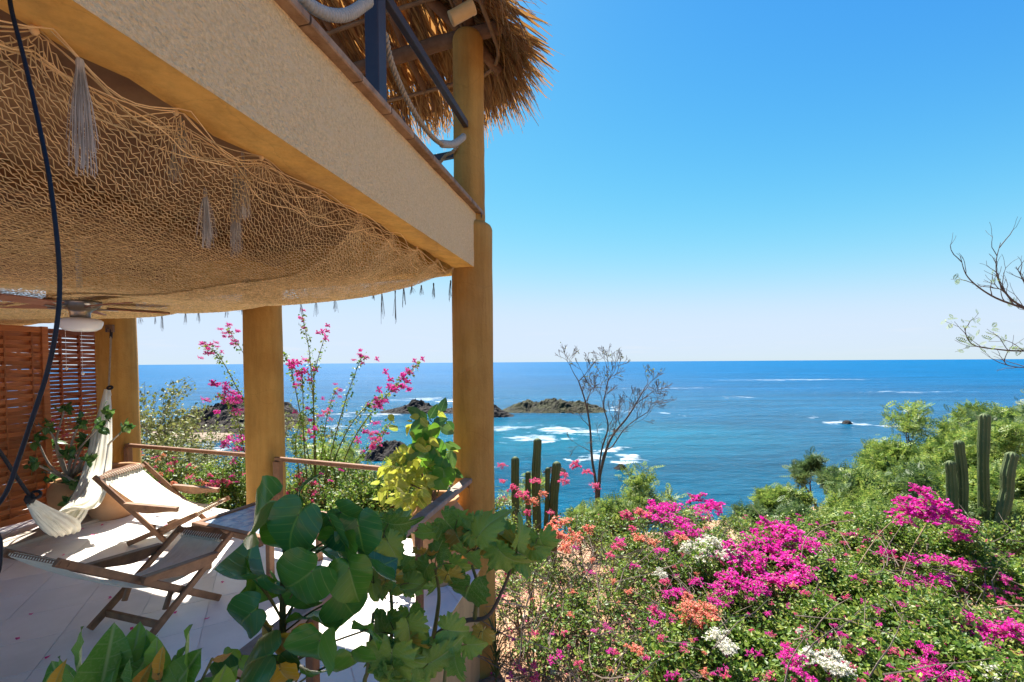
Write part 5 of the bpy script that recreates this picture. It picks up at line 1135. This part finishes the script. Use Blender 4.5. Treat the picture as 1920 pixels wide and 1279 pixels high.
# ------------------------------------------------------------------ cacti
def cactus(label, stems, Yd, group):
    p0_ = P(stems[0][0], stems[0][2], Yd); zb_ = g1(p0_.x, p0_.y); r = thing('column_cactus', label, 'cactus', (p0_.x, p0_.y, zb_), group=group); iv = loc_parent(r)
    for (x0, y0, xb, yb, wpx, *bend) in [(s[0], s[1], s[3], s[2], s[4]) + tuple(s[5:]) for s in stems]:
        top = iv @ P(x0, y0, Yd); bot = iv @ P(xb, yb, Yd); rad = wpx/2/FPX*Yd/math.hypot(1, (x0-960)/FPX)
        if not bend and bot.z > 0: bot = Vector((bot.x, bot.y, -.05))
        mids = [bot, bot.lerp(top, .35)+Vector((random.gauss(0,.015),0,0)), bot.lerp(top, .7)+Vector((random.gauss(0,.015),0,0)), top]
        if bend: mids = [iv @ P(*bend[0], Yd)]+[bot]+mids[1:]
        c = spline(mids, 8); m = len(c); T = np.gradient(c, axis=0); T /= np.linalg.norm(T, axis=1)[:, None]
        nrib = 10; K = nrib*4; an = np.arange(K+1)*2*math.pi/K; u = np.cross(T, (0, 1, 0)); u /= np.linalg.norm(u, axis=1)[:, None]; v = np.cross(T, u)
        prof = np.concatenate([np.linspace(.86, 1, m//3), np.ones(m-m//3)]); rr_ = rad*prof*(1+.05*np.sin(np.arange(m)*.55+xb)+.03*np.sin(np.arange(m)*1.4))
        extra = [(0.0, 0)]
        Pg = c[:, None]+(rr_[:, None]*(1+.14*np.cos(an*nrib))[None])[..., None]*(np.cos(an)[None, :, None]*u[:, None]+np.sin(an)[None, :, None]*v[:, None])
        tipc = []
        for kk, (sc_, h_) in enumerate(((.96, .25), (.82, .5), (.58, .75), (.28, .9), (.02, .95))):
            cc_ = c[-1]+T[-1]*rad*h_; tipc.append(cc_+(rad*sc_*(1+.14*np.cos(an*nrib)*(sc_)))[:, None]*(np.cos(an)[:, None]*u[-1]+np.sin(an)[:, None]*v[-1]))
        Pg = np.concatenate([Pg, np.array(tipc)]); st = MB().grid(Pg).build('stem', M['cactus'], r, smooth=True)
        # spines on the ribs
        ps, ds = [], []
        for k2 in range(nrib):
            a_ = 2*math.pi*k2/nrib
            for i in range(0, m):
                o_ = np.cos(a_)*u[i]+np.sin(a_)*v[i]
                for _ in range(3): ps.append(c[i]+(T[i]*random.uniform(-.5,.5))*.04+o_*rr_[i]*1.13); ds.append(o_+rng.normal(size=3)*.6)
        sm = MB(); sm.inst([[-.06,0,0],[.06,0,0],[0,1,0]], [[0,1,2]], ps, rotmats(ds)*rad*.28); s_ = sm.build('spines', M['spine'], st, kind='stuff')
    return r
G_ = 'column cacti on the slope'
cactus('cactus group of ribbed dark green columns left of the leafless tree, tallest in the middle', [(1008,828,965,1003,14),(966,862,960,970,13),(1044,872,965,1034,15),(990,888,960,990,9),(1027,880,950,1026,8)], 8.2, G_)
cactus('tallest ribbed cactus on the right with two shorter stems on its left', [(1846,782,1000,1850,22),(1798,832,1000,1808,20),(1782,870,1000,1790,20)], 6.6, G_)
cactus('stout curved cactus at the far right leaning toward its neighbour', [(1897,855,960,1880,26,(1872,1000)),(1905,1000,1080,1905,20)], 6.2, G_)

# ------------------------------------------------------------------ stones, litter on the slope
for k, (px, py, Yd, r) in enumerate(((1168, 1212, 4.0, .10), (1110, 1180, 4.4, .05), (1205, 1255, 3.7, .05), (985, 1130, 5, .06), (1040, 1240, 3.9, .05), (1255, 1215, 4.0, .06))):
    p = P(px, py, Yd); z = g1(p.x, p.y); v = rng.normal(size=(60, 3)); 
    th = np.linspace(0, math.pi, 8); ph = np.linspace(0, 2*math.pi, 13)
    Pg = np.array([[[math.sin(a_)*math.cos(b_)*(1+.18*math.sin(3*b_+k)), math.sin(a_)*math.sin(b_)*.8, math.cos(a_)*.6] for b_ in ph] for a_ in th])*r; Pg[:, -1] = Pg[:, 0]
    o = MB().grid(Pg).build('stone', M['curb'], smooth=True); o.location = (p.x, p.y, z+r*.2); tag(o, ['brown stone largest of those on the bare soil', 'small stone in the middle of the bare soil', 'small stone near the bottom edge by the scraggy shrub', 'small stone by the column foot', 'small stone at the very bottom of the bare soil', 'small stone under the salmon flower head'][k], 'stone', 'stones on the dry soil')
n = 16000; px_ = rng.uniform(-1, 6, n); py_ = rng.uniform(2.6, 9, n); pz_ = gh(px_, py_)+.012
d_ = rng.normal(size=(n, 3)); d_[:, 2] *= .25
a = MB(); a.inst(LEAF[0], LEAF[1], np.stack([px_, py_, pz_], 1), rotmats(d_, flat=5)*(.05*rng.uniform(.4, 1.2, n))[:, None, None]); o = a.build('leaf_litter', M['litter'], kind='stuff')
a = MB(); n = 1500; px_ = rng.uniform(-.5, 5, n); py_ = rng.uniform(2.6, 8, n); pz_ = gh(px_, py_)+.012; d_ = rng.normal(size=(n, 3)); d_[:, 2] *= .25
a.inst(BR[0], BR[1], np.stack([px_, py_, pz_+.01], 1), rotmats(d_, flat=4)*(.03*rng.uniform(.5, 1.2, n))[:, None, None]); a.build('fallen_petals', M['pink'], kind='stuff')
a = MB(); pt_ = [G(px, py, .006) for px, py in ((152,992),(176,1003),(190,985),(120,1040),(330,1150),(250,1180),(60,1150),(90,1230),(210,1120),(300,1060),(420,1090),(390,1160),(30,1200),(150,1255),(370,1040),(245,1035),(310,985))]
a.inst(BR[0], BR[1], [list(p) for p in pt_ for _ in (0, 1)], rotmats(rng.normal(size=(2*len(pt_), 3))*np.array([1, 1, .2]), flat=3)*.028); tag(a.build('terrace_petals', M['pink'], kind='stuff'), 'few pink petals blown onto the terrace tiles', 'petals')
a = MB()
for k in range(1700):                    # dry twigs on the soil and through the field
    x, y = (random.uniform(-.2, 4.5), random.uniform(2.8, 8)) if k < 900 else (random.uniform(0, 7), random.uniform(2.6, 7.5)); z = g1(x, y); z += 0 if k < 500 else random.uniform(.1, .8); an = random.uniform(0, 6.28); tl = random.uniform(.05, .9); L = random.uniform(.2, .7)
    d = Vector((math.cos(an), math.sin(an), tl)).normalized(); p = Vector((x, y, z)); pts = [p]
    for i in range(4): d = (d+Vector((random.gauss(0,.2), random.gauss(0,.2), random.gauss(0,.15)))).normalized(); pts.append(pts[-1]+d*L/4)
    a.tube(pts, np.linspace(.006, .002, 5), 4, cap=False)
a.build('dry_twigs', M['bark'], kind='stuff')
for k, (px, py, Yd, rad, nl) in enumerate(((985,1060,4.6,.35,1300),(1060,1120,4.2,.4,1500),(1010,1180,3.9,.3,900),(1150,1170,3.8,.35,1500),(1085,1210,3.6,.3,900),(1270,1180,3.5,.35,1800))):
    p = P(px, py, Yd); bush('scraggy low shrub on the bare soil '+['closest to the front column','left of the brown stone','at the spiky weed','just above the brown stone','at the bottom edge','right of the brown stone'][k], p.x, p.y, p.z, rad, int(nl*.55), .042, group='scraggy shrubs on the bare soil', depth=4)
# grey spiky weed at the column foot
a = MB(); wp = P(930, 1270, 3.75); wz = g1(wp.x, wp.y)
for k in range(70):
    an = random.uniform(0, 6.28); h_ = random.uniform(.1, .65); p = Vector((.02*math.cos(an), .02*math.sin(an), h_*.8)); d = Vector((math.cos(an)*.5, math.sin(an)*.5, 1)).normalized()
    a.tube([p, p+d*.08+Vector((0,0,.01)), p+d*.17+Vector((math.cos(an)*.02,math.sin(an)*.02,0))], [.004,.004,.001], 4)
a.tube([(0,0,0),(0,0,.6)], .007, 5)
o = a.build('spiky_weed', M['feather_dark']); o.location = (wp.x, wp.y, wz); tag(o, 'thin spiky weed growing at the foot of the front column', 'plant')

# ------------------------------------------------------------------ big leaves
def leafmesh(name, outline, L=1.0, nu=9, nv=8, cup=.10, curl=.18, wave=.03, fold=.12, lobe=0, twist=0, seed=0):
    # outline(t) -> half width at t in 0..1 ; blade along +Y, face +Z
    Pg = np.zeros((nu+1, 2*nv+1, 3)); uv = np.zeros((nu+1, 2*nv+1, 2)); rnd = np.random.default_rng(seed)
    ph = rnd.uniform(0, 6.28, 4)
    for i in range(nu+1):
        t = i/nu
        for j in range(-nv, nv+1):
            s = j/nv; hw, back = outline(t); x = s*hw; y = t-back*abs(s)**1.5
            if lobe: x *= 1+lobe*math.sin(t*15+ph[0])*abs(s)**2; 
            z = fold*abs(x)-cup*x*x*3-curl*t*t+wave*math.sin(t*9+ph[1]+(2 if s > 0 else 0))*abs(s)**2+wave*.6*math.sin(t*23+ph[2])*abs(s)**3
            z += twist*x*t
            Pg[i, j+nv] = (x, y, z); uv[i, j+nv] = (t, .5+x*.7)
    mb = MB(); mb.grid(Pg*L); V, F, mi, _ = mb.c[0]; mb.c[0] = (V, F, mi, uv.reshape(-1, 2)); me = mb.mesh(name, True); return me
def polar(name, table, nr=6, nth=32, cup=.1, curl=.2, wave=.03, fold=.1, lobes=0, nl=9, twist=0, seed=0, asym=.06):
    rnd = np.random.default_rng(seed); ph = rnd.uniform(0, 6.28, 4)
    th = np.linspace(-math.pi, math.pi, nth+1); tb = np.array(table)
    r = np.interp(np.degrees(np.abs(th)), tb[:, 0], tb[:, 1])
    k = np.array([.25, .5, .25]); rp = np.concatenate([[r[1]], r, [r[-2]]]); mid_ = np.convolve(rp, k, 'valid'); sharp = np.exp(-(th/.12)**2); r = mid_*(1-sharp)+r*sharp
    r = r*(1+asym*np.sin(th+ph[0]))
    if lobes: r = r*(1+lobes*(np.abs(np.cos(th*nl/2))**.7-.6)+lobes*.35*np.sin(th*23+ph[1]))
    Pg = np.zeros((nr+1, nth+1, 3)); uv = np.zeros((nr+1, nth+1, 2))
    for i in range(nr+1):
        q = (i/nr)**.85; x = q*r*np.sin(th); y = q*r*np.cos(th)
        z = fold*np.abs(x)-cup*x*x*3-curl*np.maximum(y, 0)**2*1.2-curl*.5*np.minimum(y, 0)**2+wave*np.sin(th*4+ph[2])*q**3+wave*.7*np.sin(th*9+ph[3])*q**4+(wave*1.0*np.sin(th*14+ph[1])*q**4 if lobes else 0)+twist*x*y
        Pg[i] = np.stack([x, y, z], -1); uv[i] = np.stack([y, .5+x*.7], -1)
    mb = MB(); mb.grid(Pg); V, F, mi, _ = mb.c[0]; mb.c[0] = (V, F, mi, uv.reshape(-1, 2)); return mb.mesh(name, True)
HEART = [(0,1.04),(6,.90),(22,.74),(50,.60),(80,.52),(110,.48),(135,.45),(155,.38),(168,.24),(180,.04)]
ROUND = [(0,1.0),(8,.88),(40,.74),(70,.62),(100,.54),(130,.46),(155,.34),(170,.16),(180,.03)]
def heart(t): return (.5*math.sin(math.pi*t), 0)
def lance(t): return (.22*math.sin(math.pi*t**.8)**.85, .0)
def ovate(t): return (.30*math.sin(math.pi*t**.7)**.8, .03*(1-t))
def lobed(t): return (.46*math.sin(math.pi*min(1, t)**.72)**.6, .18*(1-t)**2)
def mk(names, n, fn, mt, **kw):
    out = []
    for k in range(n):
        me = (polar if isinstance(fn, list) else leafmesh)(names, fn, seed=k+1, **{a_: (v[0]+(v[1]-v[0])*random.random() if isinstance(v, tuple) else v) for a_, v in kw.items()}); me.materials.append(M[mt]); out.append(me)
    return out
LB_ = mk('leaf', 5, HEART, 'bigleaf', cup=(-.1,.35), curl=(.0,.9), wave=(.02,.06), fold=(.05,.6), twist=(-.6,.6))+mk('leaf', 5, ROUND, 'bigleaf', cup=(-.1,.4), curl=(.0,.9), wave=(.02,.06), fold=(.1,.7), twist=(-.6,.6))
LBo = mk('leaf', 2, HEART, 'bigleaf_old', cup=.2, curl=.3, wave=.05, fold=.3)
LCu = mk('leaf', 9, HEART, 'curly', cup=(-.1,.5), curl=(.1,.8), wave=(.04,.075), fold=(.0,.45), lobes=.20, nl=11, nth=66, nr=5, twist=(-.4,.4))
LCo = mk('leaf', 2, HEART, 'curly_old', cup=.3, curl=.5, wave=.06, fold=.3, lobes=.15, nth=66, nr=5)
LUp = mk('leaf', 5, ovate, 'upright', cup=(0,.2), curl=(-.15,.2), wave=(.01,.04), fold=(.3,.6))
LUo = mk('leaf', 2, lance, 'upright_old', cup=0, curl=.2, wave=.05, fold=.8)
LCr = mk('leaf', 4, ovate, 'croton', cup=.1, curl=(.1,.3), wave=.03, fold=.2, nu=5, nv=2)
LRo = mk('leaf', 4, ovate, 'rosette', cup=.1, curl=(.1,.3), wave=.02, fold=.25, nu=5, nv=2)
LDk = mk('leaf', 4, ROUND, 'bigleaf', cup=.1, curl=(.1,.3), wave=.03, fold=.2, nr=3, nth=20)
VR, VU, VF = Vector(CR), Vector(CU), Vector(CF)
def leaf_at(parent, iv, ms, px, py, Yd, lpx, ang, tilt=0.3, roll=0.0, petiole=None, stemmat='stem', pr=.003, label=None):
    """px,py = the petiole end of the blade; ang = photo direction of the tip in degrees (0 right, 90 up); tilt tips it away from us, roll turns it on its midrib"""
    p = P(px, py, Yd); L = lpx/FPX*Yd; a_ = R(ang)
    y = (VR*math.cos(a_)+VU*math.sin(a_))*math.cos(tilt)+VF*math.sin(tilt); y.normalize()
    z = -VF; z = (z-y*z.dot(y)).normalized(); z = Matrix.Rotation(roll, 3, y) @ z; x = y.cross(z)
    m_ = Matrix.Translation(iv @ p) @ Matrix((x, y, z)).transposed().to_4x4() @ Matrix.Diagonal((L, L, L, 1))
    put('leaf', random.choice(ms), parent, m_, label=label)
    if petiole is not None:
        q = Vector(petiole); c = [q, q.lerp(p, .5)+Vector((0,0,.012)), p]; MB().tube([iv @ Vector(v) for v in spline(c, 4)], [pr]*9, 5).build('petiole', M[stemmat], parent, smooth=True)
# broad leaved plant in front
b = P(535, 1279, 1.25); b.z = g1(b.x, b.y)
bp1 = thing('broad_leaved_plant', 'big plant with broad dark green heart shaped leaves in front of the terrace', 'plant', b); iv = loc_parent(bp1)
stp = [(535,1420,1.25),(532,1250,1.25),(530,1150,1.25),(533,1060,1.25),(545,990,1.26),(560,950,1.27)]
sp3 = [P(*q) for q in stp]; MB().tube(spline([iv @ Vector((b.x, b.y, b.z-.05))]+[iv @ v for v in sp3], 6), np.linspace(.013, .006, 37), 8).build('stem', M['stem'], bp1, smooth=True)
def stem_pt(py):
    for i in range(len(stp)-1):
        if stp[i+1][1] <= py <= stp[i][1]: t = (stp[i][1]-py)/(stp[i][1]-stp[i+1][1]); return sp3[i].lerp(sp3[i+1], t)
    return sp3[-1] if py < 950 else sp3[0]
big = [ # px, py petiole end, depth, length px, angle, tilt, roll
 (500,945,1.18,135,205,.2,.5),(555,955,1.2,40,100,.4,.2),(562,930,1.22,55,115,.3,-.6),(498,958,1.25,95,238,.5,.3),
 (560,965,1.12,125,258,.15,-.15),(620,975,1.15,110,300,.3,.5),(640,960,1.2,85,320,.4,.6),
 (528,1000,1.22,95,250,.4,.3),(640,1010,1.16,110,262,.15,.35),(672,985,1.18,120,275,.3,-.7),(585,1070,1.08,120,225,.2,.1),
 (480,1085,1.12,160,215,.2,-.75),(470,1080,1.2,110,250,.5,.6),(600,1075,1.15,85,340,.5,.9),(655,1065,1.15,110,290,.3,-.5),
 (690,1050,1.2,120,265,.4,.5),(470,1150,1.1,110,218,.2,.5),(465,1140,1.15,80,175,.5,-.6),(600,1200,1.02,130,262,.1,.1),
 (690,1180,1.12,100,265,.4,.8),(500,1230,1.05,130,195,.2,.5),(520,1240,1.12,120,245,.4,-.5),
 (565,1110,1.2,90,275,.5,.5),(640,1120,1.25,110,280,.4,-.3),(580,1160,1.22,100,300,.5,.5),(450,1235,1.2,80,230,.5,-.5),(600,1030,1.3,100,275,.5,.3),(520,1095,1.3,90,260,.6,.4),
 (660,1230,1.1,110,290,.3,-.4),(430,1265,1.05,90,200,.3,.5),(570,1250,1.15,90,310,.4,.5)]
for q in big: leaf_at(bp1, iv, LB_, q[0], q[1], q[2], q[3]*random.uniform(.66, .84), q[4]+random.uniform(-14, 14), q[5]+random.uniform(-.35, .35), q[6]+random.uniform(-.45, .45), petiole=stem_pt(min(1400, q[1]+random.uniform(50, 90))), pr=.0028)
for q in ((510,1185,1.2,85,265,.4,.5),(550,1195,1.2,75,285,.4,-.4),(525,1255,1.1,60,280,.3,0)): leaf_at(bp1, iv, LBo, *q, petiole=stem_pt(q[1]+40), label='yellowed old leaf near the stem')
# lobed plant
b = P(760, 1279, 1.7); b.z = g1(b.x, b.y)
lp_ = thing('lobed_leaf_plant', 'sprawling plant with curled veined lobed leaves in front of the clay pot', 'plant', b); iv = loc_parent(lp_)
sts = [[(770,1420,1.6),(770,1290,1.6),(815,1195,1.6),(870,1165,1.6),(915,1155,1.6),(945,1100,1.62),(960,1060,1.63)], [(812,1200,1.6),(820,1150,1.6),(823,1110,1.6),(815,1060,1.6)], [(890,1160,1.6),(895,1100,1.55),(885,1060,1.55)], [(720,1420,1.5),(730,1250,1.5),(735,1150,1.5),(725,1060,1.5),(700,1010,1.5)], [(740,1420,1.4),(745,1290,1.4),(740,1230,1.4)], [(830,1400,1.5),(835,1260,1.5),(845,1210,1.5)], [(680,1400,1.35),(690,1250,1.35),(700,1150,1.4)]]
for k, s_ in enumerate(sts):
    pts = [iv @ P(*q) for q in s_]
    if s_[0][1] > 1390: g_ = P(*s_[0]); pts = [iv @ Vector((g_.x*.9-.08, g_.y*1.02, g1(g_.x, g_.y)-.05))]+pts
    c = spline(pts, 6); MB().tube(c, np.linspace(.014 if k == 0 else .009, .005, len(c)), 8).build('branch', M['barkdark'] if k == 0 else M['stem'], lp_, smooth=True)
tipsL = [(965,1040,1.6,13,0),(890,1020,1.52,9,0),(815,1055,1.55,8,0),(715,1005,1.48,8,0),(735,1100,1.45,8,0),(745,1185,1.4,8,0),(735,1250,1.3,9,0),(845,1215,1.5,4,0),(700,1080,1.5,6,0),(785,1255,1.4,5,0),(850,1000,1.55,7,0)]
for (px, py, Yd, n, _) in tipsL:
    n = max(4, int(n*.72))
    for k in range(n):
        an = k/n*360+random.uniform(-25, 25); dist = random.uniform(12, 42); bx, by = px+math.cos(R(an))*dist, py-math.sin(R(an))*dist*.75-8
        an2 = an if math.sin(R(an)) < 0 else (an if random.random() < .3 else random.choice([200, 340, 250, 290])+random.uniform(-20, 20))
        leaf_at(lp_, iv, LCu if random.random() < .93 else LCo, bx, by, Yd+random.uniform(-.12, .12), random.uniform(42, 66)*(1.2 if Yd < 1.45 else 1), an2, random.uniform(-.3, .7), random.uniform(-.9, .9), petiole=P(px, py+14, Yd), pr=.0019)
for q in ((842,1078,1.5,50,280,.3,.2),(730,1080,1.4,45,280,.3,0),(905,1185,1.55,45,260,.2,.3),(880,1100,1.5,75,250,.2,.1),(1012,1010,1.58,60,285,.3,.3),(735,1225,1.25,95,265,.1,0)): leaf_at(lp_, iv, LCo if q[3] < 60 and q[0] < 1000 else LCu, *q, petiole=P(q[0]-8, q[1]+10, q[2]), pr=.0019)
# upright leaves at the bottom left
b = P(250, 1300, .98); b.z = g1(b.x, b.y)
up_ = thing('upright_leaf_plant', 'clump of upright light green leaves at the bottom left corner', 'plant', b); iv = loc_parent(up_)
upl = [(150,1300,105,100),(185,1310,125,78),(240,1290,100,92),(250,1300,75,80),(205,1290,60,110),(292,1280,75,95),(275,1300,110,85),(350,1290,105,88),(338,1300,70,70),(300,1310,90,98),(130,1310,75,130),(165,1310,90,112),(225,1320,95,60),(320,1310,90,75),(370,1310,95,40),(262,1320,80,105),(305,1320,110,55),(200,1330,100,95),(120,1330,70,100),(350,1330,90,110),(240,1330,75,75),(180,1340,90,60),(395,1330,90,70),(100,1340,60,110),(330,1330,75,95)]
for (px, py, L, an) in upl: leaf_at(up_, iv, LUp, px, py, .98+random.uniform(-.06, .06), L*1.12, an, random.uniform(-.25, .3), random.uniform(-.9, .9), petiole=P(px*.5+125, 1420, 1.0), pr=.0035)
for (px, py, L, an) in ((298,1262,48,85),(300,1275,40,100),(250,1300,60,60),(398,1235,35,10),(100,1290,50,70)): leaf_at(up_, iv, LUo, px, py, .93, L, an, 0, .3, petiole=P(px*.5+130, 1400, 1.0), label='withered yellow orange leaf')
# yellow green croton and dark leaved plant in the tall pot
cx, cy, cz = -.655, 3.70, .66
cr_ = thing('croton', 'yellow green leafy plant spilling from the tall terracotta pot', 'plant', (cx-.02, cy, cz), group=None); iv = loc_parent(cr_)
a = MB()
for k in range(9):
    tgt = P(random.uniform(720, 800), random.uniform(840, 915), 3.65); a.tube(spline([iv @ Vector((cx, cy, cz)), iv @ (Vector((cx, cy, cz)).lerp(tgt, .5)+Vector((0,0,.08))), iv @ tgt], 5), .006, 5)
a.build('stems', M['bark'], cr_, smooth=True)
for k in range(210):
    an, rr_ = random.uniform(0, 6.28), random.random()**.5; px, py = 758+math.cos(an)*rr_*52, 893+math.sin(an)*rr_*52
    if random.random() < .25: px, py = random.gauss(785, 28), random.gauss(835, 30)
    if random.random() < .08: px, py = random.gauss(758, 8), random.gauss(955, 14)
    leaf_at(cr_, iv, LCr, px, py, 3.6+random.uniform(-.22, .22), random.uniform(18, 30), random.uniform(180, 380), random.uniform(-.5, .7), random.uniform(-1, 1))
dk = thing('round_leaf_plant', 'dark round leaved plant standing tallest in the terracotta pot', 'plant', (cx+.02, cy+.02, cz)); iv = loc_parent(dk)
mb = MB(); st_pts = [[(818,930,3.7),(812,880,3.7),(808,830,3.65),(803,790,3.65)], [(820,930,3.7),(830,880,3.65),(832,840,3.65)]]
for s_ in st_pts: mb.tube(spline([iv @ P(*q) for q in s_], 6), .007, 6)
mb.build('stem', M['stem'], dk, smooth=True)
for (px, py, L, an, tone) in ((805,785,28,60,1),(800,790,30,140,1),(812,795,26,20,1),(795,800,30,230,0),(806,805,28,280,0),(825,800,30,330,1),(838,790,24,300,1),(800,830,32,200,0),(812,835,30,300,0),(835,830,28,330,1),(845,845,30,280,1),(790,845,30,210,0),(818,860,32,270,0),(830,865,28,250,0),(808,870,30,240,0),(832,885,34,265,0),(820,890,30,300,0),(845,880,26,320,1),(770,850,40,220,1),(780,830,36,250,1),(826,772,26,70,1),(788,778,26,150,1)):
    leaf_at(dk, iv, LDk if not tone else LRo, px, py, 3.55+random.uniform(-.1, .1), L*1.15, an, random.uniform(-.2, .5), random.uniform(-.5, .5), petiole=P(815, min(920, py+18), 3.68), pr=.0025)
# pale branched shrub in the left pot
pl = thing('frangipani', 'pale branched shrub with leaf rosettes and a few pink flowers, before the screens', 'plant', (-5.45, 5.2, .5)); iv = loc_parent(pl)
mb = MB(); root_ = Vector((-5.45, 5.2, .48))
pl_tips = [(75,882),(95,900),(70,825),(90,800),(120,770),(128,850),(100,835),(150,905),(135,905),(160,830),(185,800),(150,790),(205,775),(160,940),(125,940),(238,800),(62,870),(170,860)]
for (px, py) in pl_tips:
    Yd = random.uniform(4.75, 5.35) if px < 200 else 5.2; tp_ = P(px, py, Yd); midp = root_.lerp(tp_, .5)+Vector((random.uniform(-.12,.12), random.uniform(-.1,.1), random.uniform(-.05,.15)))
    mb.tube(spline([iv @ root_, iv @ midp, iv @ tp_], 7), np.linspace(.016, .008, 15), 7)
    for k in range(14):
        leaf_at(pl, iv, LRo, px+random.gauss(0, 4), py+random.gauss(0, 4), Yd+random.uniform(-.05,.05), random.uniform(11, 18), random.uniform(0, 360), random.uniform(-.6, .6), random.uniform(-1.3, 1.3))
mb.build('branches', M['plumeria_bark'], pl, smooth=True)
for px, py, cn in ((98,788,'pink'),(122,815,'pink'),(108,802,'pink')): flower(pl, P(px, py, 4.9), .03, cn)
print('tiles', ntile, 'fronds', cnt)
